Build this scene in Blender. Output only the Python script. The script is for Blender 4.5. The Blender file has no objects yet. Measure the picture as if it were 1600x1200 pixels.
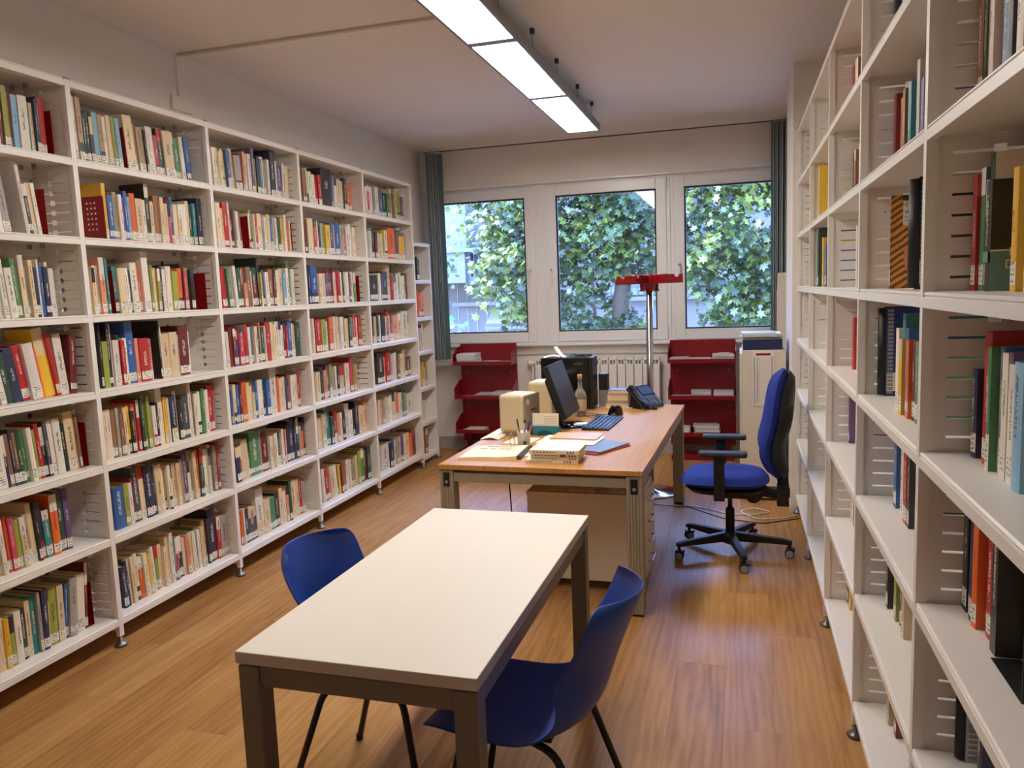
import bpy, bmesh, math, random
from mathutils import Vector, Matrix, Euler
random.seed(11)
SC = bpy.context.scene
COL = SC.collection
PI = math.pi
SKY_STRENGTH, SUN_STRENGTH, LAMP_STRENGTH = 9.0, 7.0, 26.5
SKY_TINT = (.79, .90, 1.27, 1)
LAMP_COLOR = (1, .94, .875, 1)
# ------------------------------------------------------------------ camera, sky, exposure
EYE = Vector((0.0, 0.0, 1.5792))
F_PX, YAW, PITCH_A, ROLL = 1215.74, math.radians(16.350), math.radians(6.7615), math.radians(-2.1506)
fw = Vector((-math.sin(YAW) * math.cos(PITCH_A), math.cos(YAW) * math.cos(PITCH_A), -math.sin(PITCH_A)))
r0 = Vector((math.cos(YAW), math.sin(YAW), 0)); u0 = r0.cross(fw)
rt = math.cos(ROLL) * r0 + math.sin(ROLL) * u0; up = rt.cross(fw)
cd = bpy.data.cameras.new('camera'); cam = bpy.data.objects.new('camera', cd); COL.objects.link(cam)
M = Matrix((rt, up, -fw)).transposed().to_4x4(); M.translation = EYE
cam.matrix_world = M
cd.sensor_width = 36; cd.sensor_fit = 'HORIZONTAL'; cd.lens = F_PX / 1600 * 36
cd.clip_start = .02; cd.clip_end = 200
SC.camera = cam
vs = SC.view_settings
vs.view_transform = 'Standard'; vs.look = 'None'; vs.gamma = 1; vs.use_curve_mapping = False
vs.exposure = 0.0
wd = bpy.data.worlds.new('sky'); SC.world = wd; wd.use_nodes = True
wn = wd.node_tree.nodes; wl = wd.node_tree.links
sky = wn.new('ShaderNodeTexSky'); sky.sky_type = 'NISHITA'; sky.sun_disc = False
sky.sun_elevation = math.radians(52); sky.sun_rotation = math.radians(-90); sky.altitude = 100
tint = wn.new('ShaderNodeMix'); tint.data_type = 'RGBA'; tint.blend_type = 'MULTIPLY'; tint.inputs[0].default_value = 1; tint.inputs[7].default_value = SKY_TINT
wl.new(sky.outputs[0], tint.inputs[6]); wl.new(tint.outputs[2], wn['Background'].inputs[0]); wn['Background'].inputs[1].default_value = SKY_STRENGTH
sd = bpy.data.lights.new('sun', 'SUN'); sun = bpy.data.objects.new('sun', sd); COL.objects.link(sun)
sd.energy = SUN_STRENGTH; sd.angle = math.radians(.6); sd.color = (1, .95, .84)
sun.rotation_euler = (0, math.radians(38), math.radians(180))     # from the west, along the facade
sun.location = (-8, 10, 12)
SC.cycles.max_bounces = 10; SC.cycles.diffuse_bounces = 6; SC.cycles.transparent_max_bounces = 12
SC.cycles.sample_clamp_indirect = 4; SC.cycles.use_denoising = True; SC.cycles.caustics_reflective = False; SC.cycles.caustics_refractive = False

# ------------------------------------------------------------------ helpers
def lin(r, g, b):
    f = lambda c: (c / 255 / 12.92) if c <= 10 else ((c / 255 + .055) / 1.055) ** 2.4
    return (f(r), f(g), f(b), 1)

class N:
    """small node-tree writer"""
    def __init__(s, name):
        s.m = bpy.data.materials.new(name); s.m.use_nodes = True
        s.t = s.m.node_tree; s.b = s.t.nodes['Principled BSDF']; s.out = s.t.nodes['Material Output']
    def n(s, typ, **kw):
        x = s.t.nodes.new(typ)
        for k, v in kw.items(): setattr(x, k, v)
        return x
    def l(s, a, b): s.t.links.new(a, b)
    def math(s, op, a, b=None, c=None):
        x = s.n('ShaderNodeMath', operation=op)
        for i, v in enumerate((a, b, c)):
            if v is None: continue
            if isinstance(v, (int, float)): x.inputs[i].default_value = v
            else: s.l(v, x.inputs[i])
        return x.outputs[0]
    def mix(s, f, a, b):
        x = s.n('ShaderNodeMix', data_type='RGBA')
        for i, v in ((0, f), (6, a), (7, b)):
            if isinstance(v, (int, float, tuple)): x.inputs[i].default_value = v
            else: s.l(v, x.inputs[i])
        return x.outputs[2]

def mat(name, rgb, rough=.5, metal=0, var=.05, scale=8, bump=0, spec=None, stretch=(1, 1, 1)):
    """procedural: base colour broken up by soft noise, optional bump"""
    k = N(name); c = lin(*rgb)
    tc = k.n('ShaderNodeTexCoord'); mp = k.n('ShaderNodeMapping'); mp.inputs[3].default_value = stretch
    k.l(tc.outputs['Object'], mp.inputs[0])
    no = k.n('ShaderNodeTexNoise'); no.inputs['Scale'].default_value = scale; no.inputs['Detail'].default_value = 4
    k.l(mp.outputs[0], no.inputs[0])
    a = tuple(max(0, x * (1 - var)) for x in c[:3]) + (1,); b = tuple(min(1, x * (1 + var)) for x in c[:3]) + (1,)
    k.l(k.mix(no.outputs[0], a, b), k.b.inputs['Base Color'])
    k.b.inputs['Roughness'].default_value = rough; k.b.inputs['Metallic'].default_value = metal
    if spec is not None: k.b.inputs['Specular IOR Level'].default_value = spec
    if bump:
        bn = k.n('ShaderNodeBump'); bn.inputs[0].default_value = bump; bn.inputs[1].default_value = .01
        n2 = k.n('ShaderNodeTexNoise'); n2.inputs['Scale'].default_value = scale * 12; k.l(mp.outputs[0], n2.inputs[0])
        k.l(n2.outputs[0], bn.inputs['Height']); k.l(bn.outputs[0], k.b.inputs['Normal'])
    return k.m

class MB:
    def __init__(s): s.v = []; s.f = []; s.mi = []; s.c = []; s.uv = []
    def face(s, pts, mi=0, col=None, uv=None):
        i = len(s.v); s.v += [tuple(p) for p in pts]; s.f.append(tuple(range(i, i + len(pts)))); s.mi.append(mi); s.c.append(col); s.uv.append(uv)
    def faces(s, pts, fs, mi=0, col=None):
        i = len(s.v); s.v += [tuple(p) for p in pts]
        for f in fs: s.f.append(tuple(i + a for a in f)); s.mi.append(mi); s.c.append(col); s.uv.append(None)
    def box(s, x0, x1, y0, y1, z0, z1, mi=0, col=None, m=None):
        p = [Vector((x, y, z)) for z in (z0, z1) for y in (y0, y1) for x in (x0, x1)]
        if m is not None: p = [m @ q for q in p]
        s.faces(p, [(0, 2, 3, 1), (4, 5, 7, 6), (0, 1, 5, 4), (2, 6, 7, 3), (0, 4, 6, 2), (1, 3, 7, 5)], mi, col)
        return s
    def prism(s, poly, axis, a, b, mi=0, m=None):
        """poly: 2-D outline (ccw), extruded along axis from a to b"""
        n = len(poly)
        def P(u, v, w): return Vector({'x': (w, u, v), 'y': (u, w, v), 'z': (u, v, w)}[axis])
        p = [P(u, v, a) for u, v in poly] + [P(u, v, b) for u, v in poly]
        if m is not None: p = [m @ q for q in p]
        fs = [tuple(range(n - 1, -1, -1)), tuple(range(n, 2 * n))] + [(i, (i + 1) % n, n + (i + 1) % n, n + i) for i in range(n)]
        s.faces(p, fs, mi); return s
    def lathe(s, prof, cx, cy, seg=20, mi=0, cap=True, axis='z'):
        n = len(prof); p = []
        for k in range(seg):
            a = 2 * PI * k / seg
            for r, z in prof:
                q = (cx + r * math.cos(a), cy + r * math.sin(a), z)
                if axis == 'y': q = (cx + r * math.cos(a), z, cy + r * math.sin(a))
                if axis == 'x': q = (z, cx + r * math.cos(a), cy + r * math.sin(a))
                p.append(q)
        fs = [(k * n + i, ((k + 1) % seg) * n + i, ((k + 1) % seg) * n + i + 1, k * n + i + 1) for k in range(seg) for i in range(n - 1)]
        if cap:
            fs.append(tuple(k * n for k in range(seg - 1, -1, -1))); fs.append(tuple(k * n + n - 1 for k in range(seg)))
        s.faces(p, fs, mi); return s
    def tube(s, pts, r, seg=8, mi=0, closed=False, r2=None):
        pts = [Vector(p) for p in pts]; n = len(pts); rings = []; nrm = None
        for i, p in enumerate(pts):
            a = pts[max(i - 1, 0)]; b = pts[min(i + 1, n - 1)]
            if closed: a = pts[i - 1]; b = pts[(i + 1) % n]
            t = (b - a).normalized()
            if nrm is None:
                nrm = t.orthogonal().normalized()
            else:
                nrm = (nrm - t * nrm.dot(t)).normalized()
            bi = t.cross(nrm); rr = r if r2 is None else r + (r2 - r) * i / max(n - 1, 1)
            rings += [p + (nrm * math.cos(2 * PI * k / seg) + bi * math.sin(2 * PI * k / seg)) * rr for k in range(seg)]
        fs = []
        for i in range(n if closed else n - 1):
            j = (i + 1) % n
            fs += [(i * seg + k, i * seg + (k + 1) % seg, j * seg + (k + 1) % seg, j * seg + k) for k in range(seg)]
        if not closed: fs += [tuple(range(seg - 1, -1, -1)), tuple((n - 1) * seg + k for k in range(seg))]
        s.faces(rings, fs, mi); return s
    def mesh(s, name, mats, smooth=False):
        me = bpy.data.meshes.new(name); me.from_pydata(s.v, [], s.f)
        for m in mats if isinstance(mats, (list, tuple)) else [mats]: me.materials.append(m)
        if any(s.mi): me.polygons.foreach_set('material_index', s.mi)
        if any(c is not None for c in s.c):
            at = me.color_attributes.new('Col', 'FLOAT_COLOR', 'CORNER'); buf = []
            for f, c in zip(s.f, s.c): buf += list(c or (1, 1, 1, 1)) * len(f)
            at.data.foreach_set('color', buf)
        if any(u is not None for u in s.uv):
            ul = me.uv_layers.new(name='UVMap'); buf = []
            for f, u in zip(s.f, s.uv):
                if u is None: buf += [-5, -5] * len(f)
                else:
                    for q in u: buf += list(q)
            ul.data.foreach_set('uv', buf)
        if smooth: me.polygons.foreach_set('use_smooth', [True] * len(s.f))
        me.update(); return me
    def build(s, name, mats, parent=None, smooth=False, bevel=0, seg=2, weld=False):
        o = bpy.data.objects.new(name, s.mesh(name, mats, smooth)); COL.objects.link(o)
        if parent is not None: o.parent = parent
        if weld or bevel:
            pass
        if bevel:
            b = o.modifiers.new('bevel', 'BEVEL'); b.width = bevel; b.segments = seg; b.limit_method = 'ANGLE'; b.angle_limit = math.radians(40)
        return o

def tag(o, label, cat, group=None, kind=None):
    o['label'] = label; o['category'] = cat
    if group: o['group'] = group
    if kind: o['kind'] = kind
    return o
def thing(name, label, cat, loc=(0, 0, 0), rot=(0, 0, 0), group=None):
    o = bpy.data.objects.new(name, None); COL.objects.link(o); o.location = loc; o.rotation_euler = rot; o.empty_display_size = .1
    return tag(o, label, cat, group)
def struct(o): o['kind'] = 'structure'; return o
def part(name, me, parent, loc=(0, 0, 0), rot=(0, 0, 0), scale=None):
    o = bpy.data.objects.new(name, me); COL.objects.link(o); o.parent = parent; o.location = loc; o.rotation_euler = rot
    if scale: o.scale = scale
    return o
def dup_tree(o, parent=None):
    c = o.copy(); COL.objects.link(c)
    if parent is not None: c.parent = parent
    for ch in list(o.children): dup_tree(ch, c)
    return c
def text(name, body, size, loc, rot, m, parent, align='LEFT', squash=1):
    cu = bpy.data.curves.new(name, 'FONT'); cu.body = body; cu.size = size; cu.align_x = align; cu.extrude = .0002; cu.resolution_u = 2
    tmp = bpy.data.objects.new('tmp', cu); me = bpy.data.meshes.new_from_object(tmp); bpy.data.objects.remove(tmp); bpy.data.curves.remove(cu); me.name = name
    me.materials.clear(); me.materials.append(m); o = bpy.data.objects.new(name, me); COL.objects.link(o); o.parent = parent; o.location = loc; o.rotation_euler = rot; o.scale = (squash, 1, 1)
    return o
def arc_pts(pts, rad, n=5):
    """polyline with rounded corners"""
    out = [Vector(pts[0])]
    for i in range(1, len(pts) - 1):
        p = Vector(pts[i]); a = (Vector(pts[i - 1]) - p).normalized(); b = (Vector(pts[i + 1]) - p).normalized()
        for k in range(n + 1):
            t = k / n; out.append((p + a * rad) * (1 - t) ** 2 + p * 2 * t * (1 - t) + (p + b * rad) * t * t)
    out.append(Vector(pts[-1])); return out

# ------------------------------------------------------------------ materials
WHITE_WALL = mat('wall_paint', (232, 228, 222), .85, var=.02, scale=3, bump=.04)
CEIL = mat('ceiling_paint', (234, 228, 224), .9, var=.02, scale=2)
SHELF_W = mat('white_steel', (240, 236, 230), .35, var=.015, scale=5)
SHELF_B = mat('white_steel_back', (222, 216, 208), .5, var=.02, scale=5)
FRAME_W = mat('window_pvc', (236, 236, 238), .3, var=.01, scale=4)
ALU = mat('aluminium', (180, 180, 184), .35, .9, var=.05, scale=20)
DARK_STEEL = mat('dark_steel', (84, 82, 82), .4, .7, var=.08, scale=30)
CHROME = mat('chrome', (190, 190, 192), .14, 1, var=.02)
BLACK_P = mat('black_plastic', (17, 17, 18), .5, var=.15, scale=30, bump=.05)
BLACK_G = mat('black_gloss', (14, 14, 17), .14, var=.1, scale=10)
SCREEN = mat('dark_screen', (26, 28, 38), .3, var=.1, scale=3)
RED_M = mat('red_lacquer', (132, 9, 22), .32, var=.05, scale=6)
RED_B = mat('red_bookend', (150, 10, 22), .38, var=.06, scale=12)
BLUE_PL = mat('blue_plastic', (24, 62, 148), .42, var=.04, scale=10, bump=.03)
BLUE_FAB = mat('blue_fabric', (26, 52, 142), .92, var=.16, scale=180, bump=.3)
TABLE_W = mat('table_laminate', (236, 229, 219), .38, var=.01, scale=3)
TABLE_E = mat('table_edge', (196, 186, 180), .45, var=.02, scale=6)
TAUPE = mat('taupe_steel', (120, 112, 106), .42, .25, var=.03, scale=12)
SAGE = mat('sage_steel', (166, 158, 138), .45, .2, var=.03, scale=12)
CAB_W = mat('cabinet_laminate', (226, 214, 196), .5, var=.02, scale=4)
BEIGE = mat('beige_plastic', (214, 198, 160), .5, var=.05, scale=9, bump=.04)
BEIGE_D = mat('grey_grille', (142, 134, 116), .7, var=.12, scale=60, bump=.3)
PAPER = mat('paper', (238, 232, 220), .8, var=.03, scale=5)
PAPER_B = mat('cream_paper', (240, 230, 206), .8, var=.04, scale=8)
INK = mat('ink', (40, 38, 40), .7, var=.1)
INK_R = mat('red_ink', (196, 40, 44), .7, var=.1)
INK_T = mat('teal_ink', (70, 140, 140), .7, var=.1)
TEAL = mat('teal_card', (28, 126, 144), .5, var=.04)
NAVY = mat('navy_card', (24, 34, 80), .55, var=.06)
CORK = mat('cork', (204, 156, 104), .8, var=.15, scale=50)
RUBBER = mat('rubber', (30, 29, 29), .7, var=.1)
GREY_R = mat('grey_ring', (150, 150, 150), .5, var=.05)
WHITE_P = mat('white_plastic', (232, 230, 226), .4, var=.02)
BASE_W = mat('skirting', (176, 172, 168), .6, var=.04)
ORANGE = mat('orange_plastic', (230, 92, 30), .45, var=.05)
BLUE_I = mat('blue_pen', (28, 62, 150), .4, var=.05)

def wood(name, a, b, d, rough, per_object, axis_scale):
    k = N(name)
    tc = k.n('ShaderNodeTexCoord'); oi = k.n('ShaderNodeObjectInfo'); mp = k.n('ShaderNodeMapping'); mp.inputs[3].default_value = axis_scale
    co = tc.outputs['Object']
    if per_object:
        va = k.n('ShaderNodeVectorMath', operation='MULTIPLY_ADD')
        cb = k.n('ShaderNodeCombineXYZ'); k.l(oi.outputs['Random'], cb.inputs[0]); k.l(oi.outputs['Random'], cb.inputs[1]); k.l(oi.outputs['Random'], cb.inputs[2])
        k.l(cb.outputs[0], va.inputs[0]); va.inputs[1].default_value = (7.3, 31.0, 5.1); k.l(co, va.inputs[2]); co = va.outputs[0]
    k.l(co, mp.inputs[0])
    n1 = k.n('ShaderNodeTexNoise'); n1.inputs['Scale'].default_value = 2.2; n1.inputs['Detail'].default_value = 6; n1.inputs['Distortion'].default_value = .6; k.l(mp.outputs[0], n1.inputs[0])
    wv = k.n('ShaderNodeTexWave', wave_type='BANDS', bands_direction='X'); wv.inputs['Scale'].default_value = 1.1; wv.inputs['Distortion'].default_value = 14; wv.inputs['Detail'].default_value = 4; wv.inputs['Detail Scale'].default_value = .9
    k.l(mp.outputs[0], wv.inputs[0])
    n2 = k.n('ShaderNodeTexNoise'); n2.inputs['Scale'].default_value = 24; n2.inputs['Detail'].default_value = 3; k.l(mp.outputs[0], n2.inputs[0])
    f = k.math('MULTIPLY_ADD', wv.outputs[0], .14, k.math('MULTIPLY', n1.outputs[0], .80))
    f = k.math('MULTIPLY_ADD', n2.outputs[0], .16, f)
    if per_object: f = k.math('MULTIPLY_ADD', oi.outputs['Random'], .22, k.math('SUBTRACT', f, .11))
    cr = k.n('ShaderNodeValToRGB'); e = cr.color_ramp.elements
    e[0].position = .22; e[0].color = lin(*d); e[1].position = .85; e[1].color = lin(*a)
    m = e.new(.52); m.color = lin(*b)
    k.l(f, cr.inputs[0]); k.l(cr.outputs[0], k.b.inputs['Base Color'])
    k.b.inputs['Roughness'].default_value = rough; k.b.inputs['Specular IOR Level'].default_value = .28 if per_object else .4
    bn = k.n('ShaderNodeBump'); bn.inputs[0].default_value = .06; bn.inputs[1].default_value = .004; k.l(f, bn.inputs['Height']); k.l(bn.outputs[0], k.b.inputs['Normal'])
    return k.m
OAK = wood('oak_floor', (194, 150, 94), (174, 127, 74), (138, 94, 52), .40, True, (8, .9, 1))
BEECH = wood('beech_top', (210, 160, 94), (200, 146, 80), (178, 122, 58), .28, False, (10, .8, 1))

def book_mat():
    k = N('book_cover')
    at = k.n('ShaderNodeVertexColor'); at.layer_name = 'Col'
    uv = k.n('ShaderNodeUVMap'); uv.uv_map = 'UVMap'
    sp = k.n('ShaderNodeSeparateXYZ'); k.l(uv.outputs[0], sp.inputs[0])
    seed = k.math('FLOOR', sp.outputs[0]); u = k.math('FRACT', sp.outputs[0]); v = sp.outputs[1]
    ok = k.math('GREATER_THAN', sp.outputs[0], -.5)
    wnz = k.n('ShaderNodeTexWhiteNoise', noise_dimensions='1D'); k.l(seed, wnz.inputs['W'])
    h = wnz.outputs[0]
    lo = k.math('MULTIPLY_ADD', h, .25, .26); hi = k.math('MULTIPLY_ADD', k.math('FRACT', k.math('MULTIPLY', h, 7.7)), .3, .62)
    inv = k.math('MULTIPLY', k.math('GREATER_THAN', v, lo), k.math('LESS_THAN', v, hi))
    inu = k.math('MULTIPLY', k.math('GREATER_THAN', u, .34), k.math('LESS_THAN', u, .62))
    n1 = k.n('ShaderNodeTexWhiteNoise', noise_dimensions='2D'); cb = k.n('ShaderNodeCombineXYZ')
    k.l(k.math('FLOOR', k.math('MULTIPLY', v, 74)), cb.inputs[0]); k.l(k.math('ADD', seed, k.math('FLOOR', k.math('MULTIPLY', u, 9))), cb.inputs[1]); k.l(cb.outputs[0], n1.inputs['Vector'])
    letters = k.math('GREATER_THAN', n1.outputs[0], .42)
    f = k.math('MULTIPLY', k.math('MULTIPLY', inv, inu), k.math('MULTIPLY', letters, ok))
    f = k.math('MULTIPLY', f, k.math('MULTIPLY', k.math('GREATER_THAN', h, .2), .75))
    bw = k.n('ShaderNodeRGBToBW'); k.l(at.outputs[0], bw.inputs[0])
    ink = k.mix(k.math('GREATER_THAN', bw.outputs[0], .25), (.75, .70, .58, 1), (.07, .05, .05, 1))
    tc = k.n('ShaderNodeTexCoord'); no = k.n('ShaderNodeTexNoise'); no.inputs['Scale'].default_value = 14; k.l(tc.outputs['Object'], no.inputs[0])
    wear = k.mix(k.math('MULTIPLY', no.outputs[0], .16), at.outputs[0], (.32, .27, .2, 1))
    k.l(k.mix(f, wear, ink), k.b.inputs['Base Color']); k.b.inputs['Roughness'].default_value = .42
    return k.m
def label_mat():
    k = N('spine_label_print')
    uv = k.n('ShaderNodeUVMap'); uv.uv_map = 'UVMap'
    sp = k.n('ShaderNodeSeparateXYZ'); k.l(uv.outputs[0], sp.inputs[0])
    u = k.math('FRACT', sp.outputs[0]); seed = k.math('FLOOR', sp.outputs[0]); v = sp.outputs[1]
    n1 = k.n('ShaderNodeTexWhiteNoise', noise_dimensions='2D'); cb = k.n('ShaderNodeCombineXYZ')
    k.l(k.math('MULTIPLY_ADD', seed, 5.3, k.math('FLOOR', k.math('MULTIPLY', u, 7))), cb.inputs[0]); k.l(k.math('FLOOR', k.math('MULTIPLY', v, 12)), cb.inputs[1]); k.l(cb.outputs[0], n1.inputs['Vector'])
    line = k.math('GREATER_THAN', k.math('FRACT', k.math('MULTIPLY', v, 4)), .45)
    f = k.math('MULTIPLY', k.math('GREATER_THAN', n1.outputs[0], .45), line)
    f = k.math('MULTIPLY', f, k.math('MULTIPLY', k.math('GREATER_THAN', u, .15), k.math('LESS_THAN', u, .85)))
    k.l(k.mix(k.math('MULTIPLY', f, .75), lin(236, 230, 218), lin(60, 54, 52)), k.b.inputs['Base Color']); k.b.inputs['Roughness'].default_value = .4
    return k.m
def pages_mat():
    k = N('book_pages'); tc = k.n('ShaderNodeTexCoord'); mp = k.n('ShaderNodeMapping'); mp.inputs[3].default_value = (3, 900, 3); k.l(tc.outputs['Object'], mp.inputs[0])
    no = k.n('ShaderNodeTexNoise'); no.inputs['Scale'].default_value = 1; k.l(mp.outputs[0], no.inputs[0])
    k.l(k.mix(no.outputs[0], lin(196, 172, 136), lin(238, 222, 192)), k.b.inputs['Base Color']); k.b.inputs['Roughness'].default_value = .85
    return k.m
BOOK, LABEL, PAGES = book_mat(), label_mat(), pages_mat()
def glass_mat():
    k = N('window_glass'); k.t.nodes.remove(k.b)
    tr = k.n('ShaderNodeBsdfTransparent'); tr.inputs[0].default_value = (.96, .98, .98, 1)
    gl = k.n('ShaderNodeBsdfGlossy'); gl.inputs['Roughness'].default_value = .02
    fr = k.n('ShaderNodeFresnel'); fr.inputs[0].default_value = 1.45; mx = k.n('ShaderNodeMixShader')
    k.l(fr.outputs[0], mx.inputs[0]); k.l(tr.outputs[0], mx.inputs[1]); k.l(gl.outputs[0], mx.inputs[2]); k.l(mx.outputs[0], k.out.inputs[0])
    return k.m
GLASS = glass_mat()
def emit(name, col, s):
    k = N(name); k.b.inputs['Base Color'].default_value = (.9, .9, .9, 1)
    k.b.inputs['Emission Color'].default_value = col; k.b.inputs['Emission Strength'].default_value = s
    return k.m
LAMP = emit('lamp_diffuser', LAMP_COLOR, LAMP_STRENGTH)
def leaf_mat():
    k = N('leaf'); at = k.n('ShaderNodeVertexColor'); at.layer_name = 'Col'
    k.l(at.outputs[0], k.b.inputs['Base Color']); k.b.inputs['Roughness'].default_value = .45
    tl = k.n('ShaderNodeBsdfTranslucent'); mc = k.mix(.4, at.outputs[0], (.16, .20, .02, 1)); k.l(mc, tl.inputs[0])
    mx = k.n('ShaderNodeMixShader'); mx.inputs[0].default_value = .35; k.l(k.b.outputs[0], mx.inputs[1]); k.l(tl.outputs[0], mx.inputs[2]); k.l(mx.outputs[0], k.out.inputs[0])
    return k.m
LEAF = leaf_mat()
BARK = mat('bark', (66, 56, 46), .9, var=.35, scale=9, bump=.6, stretch=(3, 3, .6))
FACADE = mat('facade_render', (70, 70, 73), .9, var=.03, scale=2)
FACADE_L = mat('facade_pale', (72, 73, 76), .9, var=.03, scale=2)
FACADE_G = mat('facade_concrete', (60, 59, 60), .9, var=.06, scale=1.5)
YELLOW_W = mat('yellow_render', (96, 92, 70), .9, var=.04, scale=3)
BLIND = mat('blind_fabric', (112, 132, 138), .8, var=.1, scale=20)
def blind_mat():
    t = BLIND.node_tree; b = t.nodes['Principled BSDF']; tl = t.nodes.new('ShaderNodeBsdfTranslucent'); tl.inputs[0].default_value = lin(70, 150, 160); mx = t.nodes.new('ShaderNodeMixShader'); mx.inputs[0].default_value = .35
    t.links.new(b.outputs[0], mx.inputs[1]); t.links.new(tl.outputs[0], mx.inputs[2]); t.links.new(mx.outputs[0], t.nodes['Material Output'].inputs[0])
blind_mat()
BLIND_E = mat('blind_edge_highlight', (168, 182, 186), .7, var=.05)  # lighter slat edges, painting in the highlight lines of the curved slats
FOOT_M = mat('foot_metal', (128, 126, 124), .35, .8, var=.05)
# ------------------------------------------------------------------ room shell
XW, YW, YB, ZC = -3.03, 7.40, -1.6, 2.975       # west wall, window wall, wall behind, ceiling
XE, XP, YP = .72, .345, 5.53                    # east wall behind the shelves, pier
fl = struct(MB().box(XW - .1, XE + .1, YB - .1, YW + .1, -.06, -.0036).build('floor', mat('subfloor', (128, 90, 58), .8)))
pm = MB().box(-.0972, .0972, 0, 1.2844, -.0035, 0).mesh('plank', OAK)
row = 0; x = XW + .05
while x < XE:
    y = YB - .2 - (row * .47) % 1.285
    while y < YW:
        if y > YB - 1.3:
            o = part('plank', pm, fl, (x + .0975, y, 0))
        y += 1.285
    x += .195; row += 1
struct(MB().box(XW - .12, XW, YB - .1, YW + .15, 0, ZC).build('wall_left', WHITE_WALL))
struct(MB().box(XE, XE + .12, YB - .1, YP, 0, ZC).box(XP, XE + .12, YP, 6.2, 0, ZC).box(.47, XE + .12, 6.2, YW + .15, 0, ZC).build('wall_right', WHITE_WALL))
struct(MB().box(XW - .12, XE + .12, YB - .12, YB, 0, ZC).build('wall_back', WHITE_WALL))
struct(MB().box(XW - .12, XE + .12, YB - .12, YW + .3, ZC, ZC + .15).build('ceiling', CEIL))
wf = MB(); T = .28
wf.box(XW - .12, XE + .12, YW, YW + T, 0, 1.045)                # below the sill
wf.box(XW - .12, XE + .12, YW - .045, YW + T, 2.60, ZC)          # shutter box
wf.box(XW - .12, -2.93, YW, YW + T, 1.045, 2.60); wf.box(.40, XE + .12, YW, YW + T, 1.045, 2.60)
struct(wf.build('wall_front', WHITE_WALL))
struct(MB().box(XW, .47, YW - .055, YW - .045, 2.588, 2.604).build('trim_1', FRAME_W))
struct(MB().box(XW, .47, YW - .012, YW, .955, .965).build('trim_2', BASE_W))
struct(MB().box(XW, .47, YW - .07, YW + .05, 1.045, 1.075).build('trim_3', FRAME_W, bevel=.006))     # sill board
struct(MB().box(XW, .47, YW - .014, YW, 0, .125).build('baseboard_front', BASE_W))
struct(MB().box(XW, XW + .014, YB, YW, 0, .09).build('baseboard_left', BASE_W))
# cable raceway over the ceiling and down the west wall
struct(MB().box(XW, -1.3, 3.86, 3.885, ZC - .012, ZC).build('trim_4', mat('raceway', (196, 184, 174), .7)))
struct(MB().box(XW, XW + .013, 3.855, 3.885, 2.70, ZC).box(XW, XW + .016, 3.79, 3.95, 2.66, 2.74).build('trim_5', WHITE_WALL))
# ------------------------------------------------------------------ windows
def window(n, sx0, sx1, hinge):
    """one sash: frame, sash, pane, handle, hinge"""
    w = bpy.data.objects.new('window_%d' % n, None); COL.objects.link(w); struct(w)
    z0, z1, fr = 1.083, 2.565, .095
    y = YW
    s = MB()
    for (a, b, c, d) in ((sx0, sx0 + fr, z0, z1), (sx1 - fr, sx1, z0, z1), (sx0 + fr, sx1 - fr, z0, z0 + fr), (sx0 + fr, sx1 - fr, z1 - fr, z1)):
        s.box(a, b, y - .012, y + .055, c, d)
    s.build('sash', FRAME_W, w, bevel=.006)
    g = MB(); q = .012
    a, b, c, d = sx0 + fr, sx1 - fr, z0 + fr, z1 - fr
    for (i, j, k, l) in ((a, a + q, c, d), (b - q, b, c, d), (a, b, c, c + q), (a, b, d - q, d)): g.box(i, j, y + .002, y + .045, k, l)
    g.build('glazing_bead', RUBBER, w)
    MB().box(a + .004, b - .004, y + .018, y + .024, c + .004, d - .004).build('pane', GLASS, w)
    hx = sx0 + .045 if hinge > 0 else sx1 - .045
    MB().box(hx - .014, hx + .014, y - .022, y - .012, 1.66, 1.80).box(hx - .010, hx + .010, y - .06, y - .022, 1.755, 1.78).box(hx - .010, hx + .010, y - .06, y - .045, 1.63, 1.78).build('handle', FRAME_W, w, bevel=.004)
    ex = sx1 if hinge > 0 else sx0
    for zz in (1.10, 2.46): MB().lathe([(.009, zz), (.009, zz + .1)], ex, y - .016, 8).build('hinge', FRAME_W, w)
window(1, -2.925, -1.885, -1); window(2, -1.766, -.632, 1); window(3, -.565, .39, 1)
fm = MB()
for a, b in ((-1.885, -1.766), (-.632, -.565)):
    fm.box(a, b, YW + .0, YW + .08, 1.07, 2.60); fm.box(a + .03, b - .03, YW - .012, YW, 1.07, 2.60)
fm.box(-2.95, .41, YW + .005, YW + .08, 2.562, 2.62); fm.box(-2.95, .41, YW + .005, YW + .08, 1.05, 1.086); fm.box(-2.95, -2.92, YW + .0, YW + .08, 1.05, 2.6); fm.box(.385, .41, YW, YW + .08, 1.05, 2.6)
struct(fm.build('trim_6', FRAME_W, bevel=.004))
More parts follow.
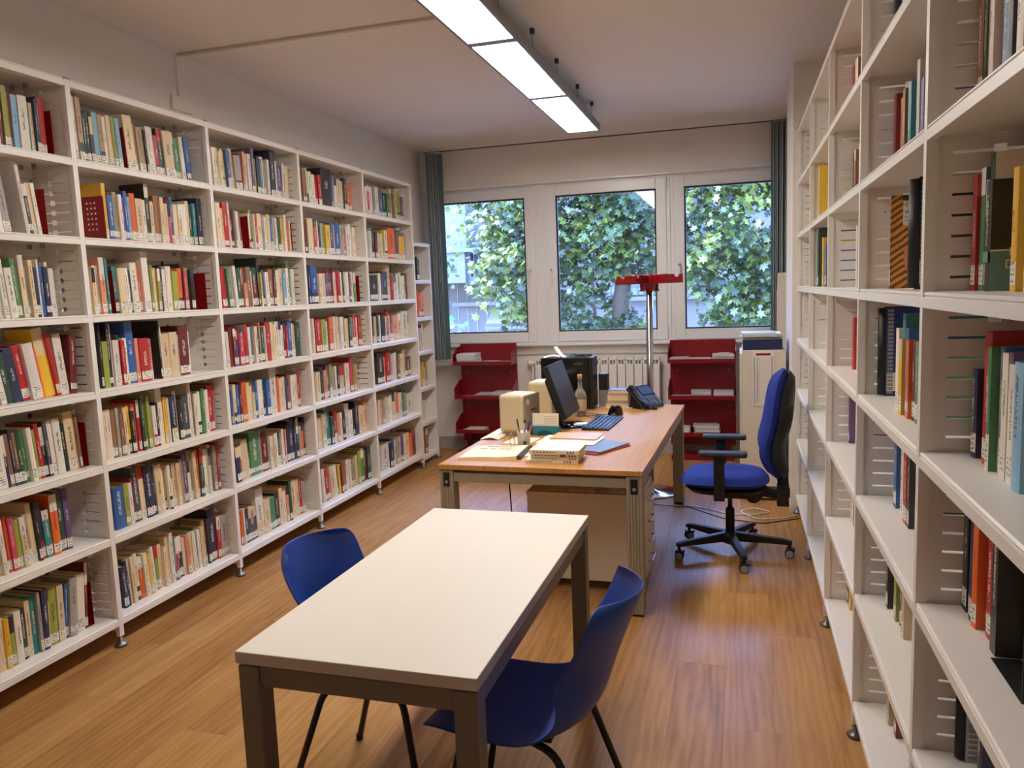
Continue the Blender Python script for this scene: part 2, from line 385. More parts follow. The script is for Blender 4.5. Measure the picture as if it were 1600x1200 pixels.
# ------------------------------------------------------------------ vertical blinds and their rail
rl = thing('blind_rail', 'long white blind rail along the ceiling edge above the three windows', 'rail')
MB().box(-2.94, .44, 7.245, 7.285, 2.955, 2.975).build('rail_body', FRAME_W, rl); MB().box(-2.94, .44, 7.255, 7.275, 2.948, 2.956).build('rail_slot', DARK_STEEL, rl)
def blind(name, label, x0, x1, n, a):
    b = thing(name, label, 'blind', ((x0 + x1) / 2, 7.265, 0))
    w = .127; sl = MB()
    for k in range(6):
        t0, t1 = k / 6 - .5, (k + 1) / 6 - .5; c0, c1 = .017 * (1 - 4 * t0 * t0), .017 * (1 - 4 * t1 * t1)
        for z0, z1 in ((.90, 2.935),): sl.face([(t0 * w, c0, z0), (t1 * w, c1, z0), (t1 * w, c1, z1), (t0 * w, c0, z1)]); sl.face([(t0 * w, c0 + .001, z1), (t1 * w, c1 + .001, z1), (t1 * w, c1 + .001, z0), (t0 * w, c0 + .001, z0)])
    for e in (-.5, .5): sl.box(e * w - .0012, e * w + .0012, -.0026, .0026, .90, 2.935, 1)
    me = sl.mesh('slat', [BLIND, BLIND_E]); wt = MB().box(-.055, .055, -.003, .004, .875, .93).mesh('slat_weight', WHITE_P); cl = MB().box(-.012, .012, -.004, .006, 2.93, 2.95).mesh('slat_clip', WHITE_P)
    for i in range(n):
        x = (i + .5) / n * (x1 - x0) - (x1 - x0) / 2
        r = math.radians(a + random.uniform(-5, 5))
        s = part('slat', me, b, (x, 0, 0), (0, 0, r)); part('slat_weight', wt, s); part('slat_clip', cl, s)
    return b
blind('vertical_blind', 'teal vertical blind bunched at the bookcase side of the windows', -2.90, -2.775, 10, 84)
blind('vertical_blind', 'teal vertical blind bunched at the pier side of the windows', .285, .43, 10, 97)
cs = thing('pipe_casing', 'tall beige boxed casing in the corner below the bunched blind by the pier', 'casing', (.375, 7.13, 0))
MB().box(-.05, .09, -.05, .05, 0, 1.655).build('casing_body', CAB_W, cs, bevel=.008); MB().box(-.056, -.05, -.04, .04, .9, 1.5).build('casing_lip', CAB_W, cs, bevel=.002)
# ------------------------------------------------------------------ suspended lamp row
LAMP_FRAME = mat('lamp_frame', (128, 128, 134), .5, .2, var=.03)
def lamp(y0, y1, label, wires):
    L = thing('ceiling_lamp', label, 'lamp', (-1.18, (y0 + y1) / 2, 2.82), group='linear lamps of the suspended row')
    h = (y1 - y0) / 2; f = MB()
    f.box(-.132, -.118, -h, h, 0, .055).box(.118, .132, -h, h, 0, .055).box(-.118, .118, -h, -h + .03, 0, .055).box(-.118, .118, h - .03, h, 0, .055).box(-.118, .118, -h + .03, h - .03, .05, .055)
    f.build('frame', LAMP_FRAME, L); MB().box(-.1175, .1175, -h + .0305, h - .0305, .0025, .012).build('diffuser', LAMP, L)
    for wy in wires:
        w = MB().tube([(.122, wy - (y0 + y1) / 2, .055), (.122, wy - (y0 + y1) / 2, ZC - 2.82 - .02)], .0014, 6).build('suspension_wire', DARK_STEEL, L)
        MB().box(.112, .134, wy - (y0 + y1) / 2 - .012, wy - (y0 + y1) / 2 + .012, ZC - 2.82 - .026, ZC - 2.82).build('wire_anchor', DARK_STEEL, w)
        w2 = MB().tube([(-.122, wy - (y0 + y1) / 2, .055), (-.122, wy - (y0 + y1) / 2, ZC - 2.82 - .02)], .0014, 6).build('suspension_wire', DARK_STEEL, L)
lamp(5.11, 6.32, 'white linear lamp module at the window end of the suspended row', (5.475, 6.02))
lamp(3.90, 5.11, 'white linear lamp module in the middle of the suspended row', (4.24, 4.83))
lamp(2.69, 3.90, 'white linear lamp module nearest the camera, cut by the top of the photo', (3.03, 3.62))
lamp(1.48, 2.69, 'white linear lamp module above the reading table, out of the photo', (1.82, 2.41))
# ------------------------------------------------------------------ radiator
ra = thing('radiator', 'white sectional radiator under the middle window behind the desk', 'radiator', (-1.9, 7.33, 0))
s = MB().box(.003, .077, -.05, -.038, .26, .865).box(.003, .077, -.05, .045, .90, .925).box(.033, .047, -.045, .04, .24, .91).box(.003, .077, .03, .042, .26, .89)
s.box(.0, .018, -.048, -.03, .865, .90).box(.062, .08, -.048, -.03, .865, .90)
sm = s.mesh('section', WHITE_P)
for i in range(15):
    o = part('section', sm, ra, (i * .08, 0, 0)); b = o.modifiers.new('b', 'BEVEL'); b.width = .005; b.segments = 2
MB().tube([(-.0, 0, .88), (1.22, 0, .88)], .016, 10).tube([(0, 0, .28), (1.2, 0, .28)], .016, 10).build('header_pipe', WHITE_P, ra, smooth=True)
v = MB().lathe([(.012, -.05), (.026, -.045), (.03, -.02), (.03, 0), (.02, .012), (.012, .03)], 0, 0, 16, axis='x').build('valve_knob', WHITE_P, ra, smooth=True); v.location = (-.035, 0, .88)
MB().tube(arc_pts([(-.03, 0, .88), (-.03, 0, .60), (-.03, .02, .0)], .03), .008, 8).build('supply_pipe', WHITE_P, ra, smooth=True)
# ------------------------------------------------------------------ outside: ground, building, trees
struct(MB().box(-40, 40, YW + .6, 60, -3.3, -3.2).build('ground', mat('courtyard', (176, 176, 172), .9, var=.1, scale=.6)))
bd = thing('building', 'pale apartment building across the courtyard behind the trees', 'building', (0, 16, 0))
def bp(n, m, *bs):
    b = MB()
    for q in bs: b.box(*q)
    return b.build(n, m, bd)
bp('wall', FACADE, (-5.15, 9, .2, .6, 1.8, 6))
bp('side_wing', FACADE_L, (-16, -5.42, -.5, .6, 2.5, 6)); bp('wing_return', FACADE, (-5.42, -5.15, -.2, .6, 1.8, 6))
bp('balcony_parapet', FACADE_L, (-16, -5.40, -.7, .5, 1.80, 2.42)); bp('slab', FACADE_L, (-16, -4.0, -.75, .5, 2.42, 2.50))
bp('ground_floor_wall', FACADE_G, (-16, -4.9, .25, .8, -3.2, 1.8)); bp('ground_floor_wall', FACADE, (-4.9, 9, .2, .8, -3.2, 1.8))
bp('joint', mat('joint', (140, 136, 138), .9), *[(-6.6 + .22 * i, -6.594 + .22 * i, .24, .26, -3.2, 1.8) for i in range(8)])
bp('loggia_wall', FACADE, (-5.4, -3.9, -.6, .2, 1.8, 1.92), (-5.4, -5.32, -.6, .2, 1.92, 2.42), (-4.66, -3.9, -.6, .2, 1.92, 2.42))
lg = bp('loggia_window', mat('loggia_dark', (86, 84, 100), .5), (-5.32, -4.66, -.3, .2, 1.92, 2.42))
rm = MB().box(-.007, .007, -.008, .008, 1.92, 2.40).mesh('railing_bar', FACADE_L)
for i in range(7): part('railing_bar', rm, bd, (-5.25 + i * .1, -.55, 0))
aw = MB().prism([(-.05, 1.35), (-.9, .95), (-.9, .86), (.2, .86), (.2, 1.35)], 'x', -4.95, -3.9); aw.build('awning', FACADE_G, bd)
bp('awning_edge', mat('awning_dark', (60, 60, 66), .7), (-4.95, -3.9, -.94, -.9, .83, .89))
bp('ribbon_window', mat('ribbon_dark', (88, 92, 100), .4), (-2.6, -1.4, .17, .21, 1.42, 1.56)); bp('ledge', FACADE_L, (-6, 9, .05, .3, 1.30, 1.38))
for i in range(9): part('ribbon_mullion', MB().box(-.012, .012, .15, .19, 1.41, 1.57).mesh('ribbon_mullion', FACADE_L) if i == 0 else bpy.data.meshes['ribbon_mullion'], bd, (-2.55 + i * .14, 0, 0))
sh = MB()
for i in range(12): sh.box(-2.75, -1.75, .16, .2, 1.75 + i * .05, 1.785 + i * .05)
o = sh.build('louvre_panel', FACADE_G, bd); o['kind'] = 'stuff'
MB().prism([(-1.93, 3.52), (-1.58, 3.02), (-.9, 2.6), (-.9, 3.9), (-2.2, 3.9)], 'y', -1.0, .1).build('gable_panel', YELLOW_W, bd)
bp('ledge', FACADE_L, (-1.2, 3, .1, .3, 1.55, 1.62))

def leaf_cloud(mb, centres, per, rad, size, cols, rng):
    for (cx, cy, cz) in centres:
        base = rng.choice(cols); ax = rng.uniform(0, 2 * PI)
        for _ in range(per):
            px, py, pz = cx + rng.gauss(0, rad), cy + rng.gauss(0, rad), cz + rng.gauss(0, rad * .6)
            s = size * rng.uniform(.6, 1.2)
            nrm = Vector((rng.gauss(0, .55), rng.gauss(-.35, .55), rng.uniform(.2, 1))).normalized()
            t = nrm.orthogonal().normalized(); t = Matrix.Rotation(rng.uniform(0, 2 * PI), 3, nrm) @ t; b = nrm.cross(t)
            out = [(0, -.5), (.16, -.28), (.5, -.3), (.34, -.02), (.52, .28), (.2, .22), (0, .62), (-.2, .22), (-.52, .28), (-.34, -.02), (-.5, -.3), (-.16, -.28)]
            j = rng.uniform(.6, 1.35); c = tuple(min(1, q * j) for q in base[:3]) + (1,)
            P = [Vector((px, py, pz)) + (t * u + b * v2) * s - nrm * (s * .25 * (u * u + v2 * v2)) for u, v2 in out]
            i = len(mb.v); mb.v += [tuple(p) for p in P] + [(px, py, pz)]
            for k in range(12): mb.f.append((i + k, i + (k + 1) % 12, i + 12)); mb.mi.append(0); mb.c.append(c); mb.uv.append(None)
GRN = [lin(48, 66, 26), lin(35, 53, 25), lin(24, 40, 21), lin(70, 84, 32), lin(41, 60, 32), lin(17, 31, 18), lin(92, 100, 40)]
def tree(label, trunk, boughs, boxes, holes, seed, y0=11.2, y1=12.8, per=28):
    rng = random.Random(seed)
    t = thing('tree', label, 'tree', (trunk[0][0], trunk[0][1], -3.2)); L = Vector(t.location)
    tb = MB().tube([Vector(p) - L for p in trunk], .15, 12, r2=.10); tb.build('trunk', BARK, t, smooth=True)
    for bpts in boughs: MB().tube([Vector(p) - L for p in bpts], .035, 7, r2=.008).build('branch', BARK, t, smooth=True)
    cen = []
    for (x0, x1, z0, z1, n) in boxes:
        while n > 0:
            x, z = rng.uniform(x0, x1), rng.uniform(z0, z1)
            if any(a < x < b and c < z < d for a, b, c, d in holes): n -= .3; continue
            cen.append((x - L.x, rng.uniform(y0, y1) - L.y, z - L.z)); n -= 1
    fo = MB(); leaf_cloud(fo, cen, per, .18, .115, GRN, rng)
    f = fo.build('foliage', LEAF, t); f['kind'] = 'stuff'
    return t
tree('leafy plane tree with a bare grey trunk behind the middle window', [(-1.95, 12.1, -3.2), (-1.84, 12.1, .2), (-1.74, 12.1, 1.4), (-1.6, 12.1, 2.3), (-1.45, 12.15, 4.2)],
     [[(-1.8, 12, .75), (-2.0, 11.8, 1.0), (-2.3, 11.7, 1.25)], [(-1.62, 12.1, 2.1), (-2.2, 11.9, 2.5), (-2.9, 11.7, 2.6)], [(-1.6, 12.1, 2.3), (-1.2, 11.9, 2.7), (-.9, 11.7, 2.75)], [(-2.05, 11.9, .5), (-2.15, 11.9, 1.5), (-2.1, 11.9, 2.4)]],
     [(-3.05, -1.0, 1.85, 3.9, 190), (-2.9, -2.0, .85, 1.85, 46), (-1.95, -1.4, .98, 1.15, 4), (-1.4, -1.0, 1.55, 1.9, 8)], [(-1.62, -1.0, 2.75, 3.4), (-2.75, -2.25, 1.4, 1.75), (-2.5, -2.2, 1.0, 1.2)], 3)
tree('leafy plane tree whose crown fills half of the window by the bookcase', [(-3.0, 12.3, -3.2), (-3.02, 12.3, 1.0), (-3.0, 12.4, 4.0)],
     [[(-3.0, 12.3, 2.2), (-3.5, 12.0, 2.5), (-4.0, 11.9, 2.75)], [(-3.0, 12.3, 1.4), (-3.3, 12, 1.6), (-3.7, 11.9, 1.6)]],
     [(-3.7, -3.05, 1.9, 3.6, 52), (-4.05, -3.6, 2.1, 3.1, 20), (-3.85, -3.2, 1.5, 1.95, 16), (-3.55, -3.05, 1.0, 1.6, 18)], [], 8)
tree('leafy plane tree branch reaching in from beside the bunched blind', [(-6.3, 12.0, -3.2), (-6.2, 12.0, 1.5), (-6.1, 12, 4)],
     [[(-6.1, 12, 2.4), (-5.2, 11.8, 2.6), (-4.5, 11.7, 2.45)], [(-6.1, 12, 2.1), (-5.2, 11.9, 2.0), (-4.6, 11.8, 1.85)]],
     [(-5.2, -4.35, 2.4, 2.7, 8), (-5.3, -4.55, 1.75, 2.15, 6), (-6.6, -5.4, 1.6, 3.6, 25)], [], 5, per=18)
tree('dense plane tree filling the window next to the pier', [(1.3, 12.6, -3.2), (1.25, 12.6, 1.0), (1.2, 12.7, 4.0)],
     [[(1.2, 12.6, 1.6), (.4, 12.2, 1.9), (-.5, 11.9, 2.2)], [(1.2, 12.6, 2.4), (.4, 12.1, 2.8), (-.6, 11.9, 3.1)], [(1.2, 12.6, 1.0), (.3, 12.1, 1.35), (-.7, 11.9, 1.6)], [(1.2, 12.6, .7), (.3, 12.2, .95), (-.4, 11.9, .95)]],
     [(-.85, 1.3, 1.75, 3.9, 200), (-.3, 1.3, .75, 1.75, 74), (-.85, -.4, 1.55, 1.8, 8)], [(-.0, .5, 2.22, 2.62), (-.45, -.1, 1.45, 1.72), (-.9, -.35, .8, 1.3)], 21)
sb = thing('shrub', 'low bright green shrub showing at the bottom of the window by the bookcase', 'shrub', (-4.9, 12.4, -3.2))
m_ = MB(); leaf_cloud(m_, [(random.uniform(-.6, .35), random.uniform(-.3, .3), random.uniform(3.0, 4.35)) for _ in range(40)], 16, .14, .12, [lin(120, 180, 90), lin(100, 170, 100)], random.Random(4))
m_.build('foliage', LEAF, sb)['kind'] = 'stuff'; MB().tube([(0, 0, 0), (0, 0, 3.6)], .03, 8).build('stem', BARK, sb)
BOOKS={
(0, 1, 1):'h1 25121 223 230 159 77 0;d1 25352 164 243 163 77 0;h1 25524 229 251 184 71 0;o1 25761 136 231 138 80 0;l1 25905 267 224 151 67 0;w1 26180 421 228 142 62 0;e1 26609 211 216 158 80 0;c1 26828 162 211 139 78 0;n0 26998 95 230 135 65 0;n0 27101 96 240 141 66 0;r1 27204 377 244 144 79 0',
(0, 1, 2):'w1 24783 314 213 156 81 -60;s1 25106 321 244 144 80 -60;w1 25997 165 296 190 65 -60;z1 26170 205 208 153 68 -60;y0 26383 70 205 145 76 -60;c1 26461 189 217 149 78 -60;w1 26659 171 218 156 72 -60',
(0, 1, 3):'w1 24462 135 235 136 79 -40;w1 24605 224 237 152 69 -40;w1 24837 317 205 140 63 -40;g1 25162 232 243 158 66 -40;s1 25402 113 242 145 81 -40;c1 25523 237 259 181 72 -20;s1 25769 147 209 159 77 -20;c1 25924 180 239 163 63 -20;n1 26112 214 209 153 69 -20;w0 26334 72 242 163 69 -10;b1 26414 153 227 145 68 -10;n1 26575 253 212 139 64 -10;c1 26836 157 233 140 82 -10;w1 27001 259 207 151 82 -10',
(0, 1, 4):'w1 24019 244 238 148 71 -80;k1 24271 395 207 136 80 -80;n1 24674 405 225 139 79 -80;r1 25088 357 234 154 81 -80;w1 25453 485 237 148 64 -80;o1 25946 234 211 144 79 -80;y1 26187 527 297 178 82 -82;r1 26723 202 274 175 71 -85;w1 26933 420 268 171 72 -50;d1 27361 342 260 173 65 40',
(0, 1, 5):'w1 23477 400 225 138 69 -40;n1 23885 208 216 161 78 -40;m1 24101 177 219 158 78 -40;n1 24286 145 233 158 75 -40;m1 24439 129 220 143 76 -40;k1 24576 235 224 156 77 -40;g1 24819 185 217 154 81 -40;w1 25012 224 228 151 62 -40;h1 25244 245 215 149 75 -40;r1 25497 212 238 159 75 -40;x1 25717 177 219 157 75 -40;z1 25902 179 238 160 69 -40;w1 26089 258 240 164 76 -30;w1 26355 379 243 151 72 -30;x1 26742 248 212 163 79 -30;c1 26999 495 262 179 76 -30;m0 27502 115 234 158 65 -30',
(0, 1, 6):'y1 23047 170 230 154 77 -30;w1 23225 190 234 140 63 -30;r1 23423 156 223 142 75 -30;o1 23587 121 232 136 75 -30;p1 23716 234 224 137 67 -30;h1 23957 218 210 140 68 -30;c1 24183 260 213 149 63 -30;t1 24451 225 220 153 74 -30;c1 24684 268 256 165 80 -30;x1 24959 151 260 173 68 -30;n1 25119 234 253 172 79 -30;e1 25361 320 206 138 74 -30;o1 25689 368 264 177 69 -10;k1 26065 355 274 173 78 -10;v1 26428 275 270 172 75 -10',
(0, 1, 7):'c1 22642 164 243 153 81 0;c1 22814 165 219 135 80 0;y1 22987 211 209 153 73 0;h1 23207 214 211 162 75 0;w1 23429 308 220 142 71 0;k1 23746 268 217 146 81 0;c1 24022 225 243 153 80 0;e1 24255 276 256 175 82 0;s1 24539 136 260 185 68 0;n1 24683 283 262 175 68 20;c0 24975 90 253 174 74 20;h1 25073 416 257 182 78 20;c1 25497 323 250 170 73 20;b1 25828 173 242 142 78 50;s1 26008 386 257 185 65 50;w1 26402 476 257 174 74 50;d1 26886 156 299 186 74 50',
(0, 2, 1):'w1 29132 143 294 183 77 -10;t1 29283 246 298 190 69 -10;x1 29537 224 226 146 71 -10;x1 29769 200 235 136 74 -13;z1 29977 203 215 162 71 -15;l1 30188 313 241 135 73 -18;t1 30508 291 236 152 71 -20;w1 30807 212 233 149 75 -23;c1 31027 271 241 147 70 -25;h1 31306 218 239 144 66 -28;l1 31532 249 238 160 63 -30;c1 32197 558 267 171 71 -40;t1 32763 235 236 139 80 -40;t1 33006 425 224 150 73 -40;x0 33439 117 218 153 65 -40;w1 33565 309 237 142 63 -40;w1 33882 314 238 155 78 -40;p0 34203 253 206 164 76 -40;k1 34464 323 245 136 76 -40;c1 34795 670 239 154 66 -40;n0 35473 200 243 139 76 -40;g1 35681 378 217 139 80 -40;w1 36067 277 229 140 70 -40;b1 36352 317 230 138 63 -40',
(0, 2, 2):'y1 30218 198 259 166 63 -10;y1 30423 174 264 183 77 -10;b1 30605 335 210 144 71 -10;t1 30948 260 229 163 72 -10;w1 31216 209 220 156 63 -10;v1 31433 239 211 150 75 -10;b1 31680 187 241 154 73 -10;l0 31875 160 216 143 73 -10;o1 32043 333 235 139 72 -10;c1 32384 456 214 157 69 -10;w1 32848 258 212 155 76 -10;x1 33114 262 294 185 75 -10;c0 33384 235 210 142 74 0;m1 33627 362 240 145 72 0;c1 33997 242 237 157 63 0;c1 34247 277 207 164 65 0;p1 34532 249 232 138 66 0;b1 34789 252 244 160 75 0;c1 35050 322 211 146 74 0;c1 35380 294 214 153 69 0;w1 35681 332 219 139 70 0;c1 36021 268 238 159 75 0;k0 36297 272 222 151 79 0;e0 36577 275 229 157 73 0;n1 36861 351 260 166 64 0',
(0, 2, 3):'c1 29160 192 213 162 63 -10;c1 29360 169 224 135 77 -10;s1 29538 171 224 154 80 -10;q1 29716 303 261 167 71 -10;e0 30027 123 254 172 65 -10;e1 30583 236 220 140 80 -20;c1 30827 405 215 140 68 -20;w1 31240 216 216 149 67 -20;n1 31464 247 206 146 80 -20;w1 31719 425 243 155 76 -20;o1 32151 227 224 139 81 -20;w1 32445 411 299 190 68 -20;h0 32864 174 234 141 65 0;w0 33046 145 206 137 67 0;q1 33199 239 221 146 81 0;h0 33447 180 217 143 71 0;n0 33634 181 234 140 76 0;w0 33823 215 215 163 75 0;w1 34046 380 231 164 71 0;h1 34434 387 205 158 63 0;o1 34830 293 221 151 63 0;x0 35131 195 245 146 72 0;p0 35335 232 209 162 63 0;h0 35574 269 225 137 81 0;x0 35852 273 215 147 63 0',
(0, 2, 4):'x1 29194 118 294 190 67 0;h1 29320 323 217 136 63 0;x1 29651 199 302 190 66 0;w1 29858 122 297 187 73 0;w1 29988 362 218 151 64 -3;k0 30358 126 242 161 74 -5;r1 30492 235 214 151 62 -8;w1 30735 238 224 146 73 -10;b1 30981 494 299 183 77 -10;q0 31483 219 217 160 71 -10;r1 31710 630 214 144 64 -10;q1 32347 289 209 160 77 -10;x0 33066 114 296 190 65 -10;w0 33189 84 295 190 64 -10;c1 33281 522 228 137 67 0;c1 33811 568 233 141 63 0;s0 34387 155 216 138 69 0;d1 34550 723 261 180 68 0;w0 35281 230 227 155 80 0',
(0, 2, 5):'c1 29113 193 235 148 73 -10;w1 29314 220 238 164 75 -10;m1 29542 275 234 143 76 -10;s0 29825 174 237 139 70 -10;m1 30007 255 208 143 65 -10;c1 30271 205 232 137 68 -10;y1 30484 208 236 136 73 -10;x1 30700 238 207 146 65 -10;q1 30945 213 239 153 81 -10;r1 31166 187 256 172 71 -10;k1 31362 218 258 177 62 -10;h1 31587 220 271 167 77 -10;h1 31816 194 263 179 65 -10;h0 32017 167 261 181 81 -10;w0 32192 257 210 162 68 -10;x0 32457 200 223 148 71 -10;w1 32665 415 300 179 81 -10;y0 33089 207 244 138 74 -10;w0 33303 147 238 137 70 -10;n1 33458 400 244 152 63 -10;w1 33866 247 262 173 80 -10;x0 34122 283 214 141 68 -10;z1 34412 486 227 158 69 -10;w1 34906 260 295 190 69 -10;m0 35174 195 244 160 79 0;w0 35377 231 230 139 70 0;w0 35616 269 238 136 72 0;g1 35893 272 254 179 64 0;w1 36173 312 241 159 66 0;r1 36493 535 258 182 76 0;s0 37036 176 266 173 78 0',
(0, 2, 6):'b1 29226 644 205 153 72 -10;h1 29878 279 212 145 70 -13;w0 30165 211 206 146 68 -15;r0 30384 139 224 147 76 -18;z1 30531 416 275 183 78 -20;c1 30955 323 267 176 75 -22;n1 31286 514 270 177 69 -25;n0 31808 151 267 171 72 -27;c1 31967 452 252 172 64 -20;w0 32427 212 228 156 77 -20;h0 32647 187 217 143 81 -20;w0 32842 217 234 158 63 -20;w1 33067 277 232 162 81 -20;c0 33353 224 233 157 79 -20;c0 33584 226 229 151 66 -20;t0 33819 229 241 164 67 -20;v1 34056 293 264 165 70 -20;w0 34357 205 221 155 66 -20;s1 34570 301 272 177 80 -20;c0 34879 211 260 179 64 -20;o0 35098 245 264 172 76 0;k1 35351 249 272 171 66 0;x0 35608 154 216 162 74 0;w0 35770 254 254 180 75 0;w0 36032 191 256 176 63 0;c0 36231 193 271 180 80 0;s0 36567 265 260 176 71 0;r0 36839 199 273 171 68 0;l0 37046 166 229 141 81 0',
(0, 2, 7):'n1 29203 280 206 152 64 -30;n0 29491 138 229 141 66 -30;w0 29637 189 229 156 75 -30;c1 29834 216 234 150 63 -30;s0 30058 118 238 145 81 -30;w0 30184 195 239 163 75 -30;o1 30387 302 214 160 76 -30;w0 30697 228 224 141 64 -30;y0 30933 204 211 140 64 -30;w0 31145 180 230 158 64 -30;w0 31333 209 234 159 78 -30;h1 31550 240 234 164 80 -10;c0 31798 243 230 138 81 -10;c0 32049 190 209 141 63 -10;c1 32247 249 259 179 71 -10;w1 32504 253 269 173 64 -10;e0 32765 198 227 139 70 -10;p0 32971 170 229 156 69 -13;k1 33149 414 225 163 81 -15;w0 33571 207 208 157 77 -18;q0 33786 241 217 149 64 -20;c0 34035 276 219 163 77 -20;w0 34318 248 220 150 68 -20;g0 34574 153 233 152 78 -20;w0 34735 220 217 160 69 -20;c0 34964 256 226 148 63 -20;t0 35228 260 256 166 75 -20;x0 35496 161 257 175 64 -20;n1 35665 614 302 187 73 0;r0 36287 310 242 146 64 -3;s1 36605 607 237 158 62 -5',
(0, 3, 1):'w0 38599 317 219 143 62 -30;c0 38924 294 223 151 70 -30;c0 39226 242 207 164 66 -30;c0 39476 189 223 138 71 -30;y0 39673 219 216 156 81 -30;b0 39900 278 225 147 63 -32;c0 40186 253 236 153 71 -35;c0 40447 167 241 154 75 -37;s1 40622 587 206 158 62 -40;k0 41217 234 222 160 79 -42;q0 41459 236 242 165 70 0;w0 41703 239 235 139 80 0;w0 41950 336 236 164 70 0;v0 42294 277 275 173 66 0;h0 42579 184 216 144 71 0;n0 42770 315 232 140 64 0;e0 43093 220 223 146 63 0;w0 43322 355 241 141 80 0;s0 43685 226 206 164 79 0;w0 43919 228 229 142 65 0;o0 44155 196 242 136 81 0;n1 44359 510 295 189 71 0;w0 44877 132 235 158 69 0;v0 45016 523 211 164 72 15;w0 45547 171 233 138 64 13;d0 45727 136 231 146 69 10;c1 45871 541 224 164 74 8',
(0, 3, 2):'c1 38635 429 256 170 73 -20;c0 39072 239 227 139 77 -20;r1 39318 368 262 165 76 -20;w0 39694 144 269 175 70 -20;d0 39846 351 229 137 78 -22;s0 40205 148 225 147 63 -25;w0 40361 201 219 144 62 -28;m0 40570 363 223 163 75 -30;w0 41648 158 220 156 73 -10;h0 41815 272 242 165 81 -10;w0 42095 105 217 163 65 -10;p0 42208 306 208 157 71 -10;c0 42522 398 226 163 70 -10;s0 42927 286 217 160 73 -10;w0 43222 230 211 150 69 -10;c0 43460 354 228 149 66 -10;b0 43822 206 207 145 64 -10;h0 44035 239 211 143 81 -10;s0 44282 335 216 157 78 -10;w0 44625 181 215 154 79 -10;k0 44815 311 221 142 75 -10;y0 45134 283 216 148 80 -10;w0 45425 253 241 139 66 -10;o0 45686 256 207 152 77 -10;c0 45950 159 205 160 63 -10',
(0, 3, 3):'r1 38730 407 225 136 79 -40;g0 39145 244 229 157 64 -40;s0 39397 333 229 142 74 -40;w0 39738 251 243 137 64 -40;k0 39997 371 232 137 64 -20;d0 40376 258 223 162 75 -20;q0 40642 261 234 154 63 -20;m1 40910 446 239 158 64 -20;c0 41365 145 215 135 68 -20;d1 41518 552 235 162 72 -20;k0 42078 118 297 190 65 -20;n0 42204 214 216 141 81 -20;y0 42427 152 209 137 69 -20;b0 42587 283 222 155 74 -20;w0 42877 352 212 150 65 -20;m1 43237 491 232 152 71 0;d0 43736 262 241 143 65 0;w0 44006 299 225 162 73 0;c0 44313 199 227 148 75 0;c0 44520 375 236 144 79 0;l0 44903 310 209 146 67 0;w0 45221 278 241 154 67 0;g0 45507 354 266 167 81 0;w0 45868 322 236 138 69 0;s0 46198 214 230 152 79 0',
(0, 3, 4):'w0 38697 258 207 147 81 -10;d0 38963 261 230 143 76 -10;d0 39233 237 221 138 69 -10;b0 39478 240 208 147 76 -10;p1 39726 411 240 144 63 -10;w0 40145 162 212 159 81 -10;r0 40315 335 241 138 72 -10;w0 40658 224 222 136 67 -10;e0 40890 167 228 138 68 -10;r0 41065 228 225 163 81 -10;w0 41301 260 224 158 64 -10;k0 41569 324 210 138 73 -10;q0 41901 114 244 148 73 -10;k0 42023 330 216 164 73 -10;w0 42361 116 222 150 66 -10;r1 42485 527 242 154 70 -10;c0 43020 280 242 159 69 0;c0 43308 283 226 137 65 0;w0 43599 320 243 148 71 0;w0 43927 358 242 150 73 0;w0 44292 261 216 143 77 0;d0 44561 230 224 153 77 0;p0 44799 129 210 156 66 0;b0 44936 407 234 165 64 0;w0 45352 132 210 138 65 0;q0 45491 274 223 161 74 0;w0 45774 134 212 138 76 0;k0 45916 496 228 146 67 0',
(0, 3, 5):'b0 38639 135 207 139 76 0;c0 38781 251 236 153 69 0;b0 39040 342 231 161 72 0;d0 39390 169 242 145 68 0;o1 39567 440 240 148 65 0;w0 40014 204 222 139 82 0;c0 40226 267 231 157 77 0;c0 40501 239 205 144 81 0;c0 40748 241 239 148 75 0;b0 40997 244 239 145 76 0;w1 41249 503 234 156 72 0;d0 41760 284 230 140 78 0;b0 42053 387 225 159 62 0;w1 42647 738 300 181 79 0;o0 43393 199 226 139 72 0;w0 43600 201 213 161 81 0;c0 43809 273 215 155 79 0;w0 44090 205 220 142 75 0;v0 44302 278 216 155 62 0;r0 44589 318 228 150 77 0;w0 44914 395 222 157 68 0;w0 45318 289 220 158 74 0;c0 45615 179 223 137 76 0;r0 45802 371 215 139 79 0',
(0, 3, 6):'n0 38561 404 207 158 62 -40;q0 38973 299 209 148 71 -40;c1 39280 619 237 151 72 -40;x0 39907 195 206 158 78 -40;g1 40110 1004 266 177 79 -10;s0 41122 175 268 177 79 -10;d1 41305 675 251 185 80 -10;w0 41988 182 213 145 63 -10;c0 42178 279 209 138 69 -10;c0 42465 250 214 148 62 -10;w0 42724 352 217 147 77 -10;k0 43083 290 212 162 81 -10;w0 43381 260 233 147 66 -10;r0 43649 195 223 136 70 0;w0 43852 197 223 156 77 0;x0 44057 267 239 158 76 0;n1 44332 622 272 181 80 0;n0 44962 277 260 178 75 0;n0 45247 280 272 174 76 0;s0 45536 210 213 143 69 0;o0 45754 397 232 141 77 0;n0 46159 253 263 172 79 0',
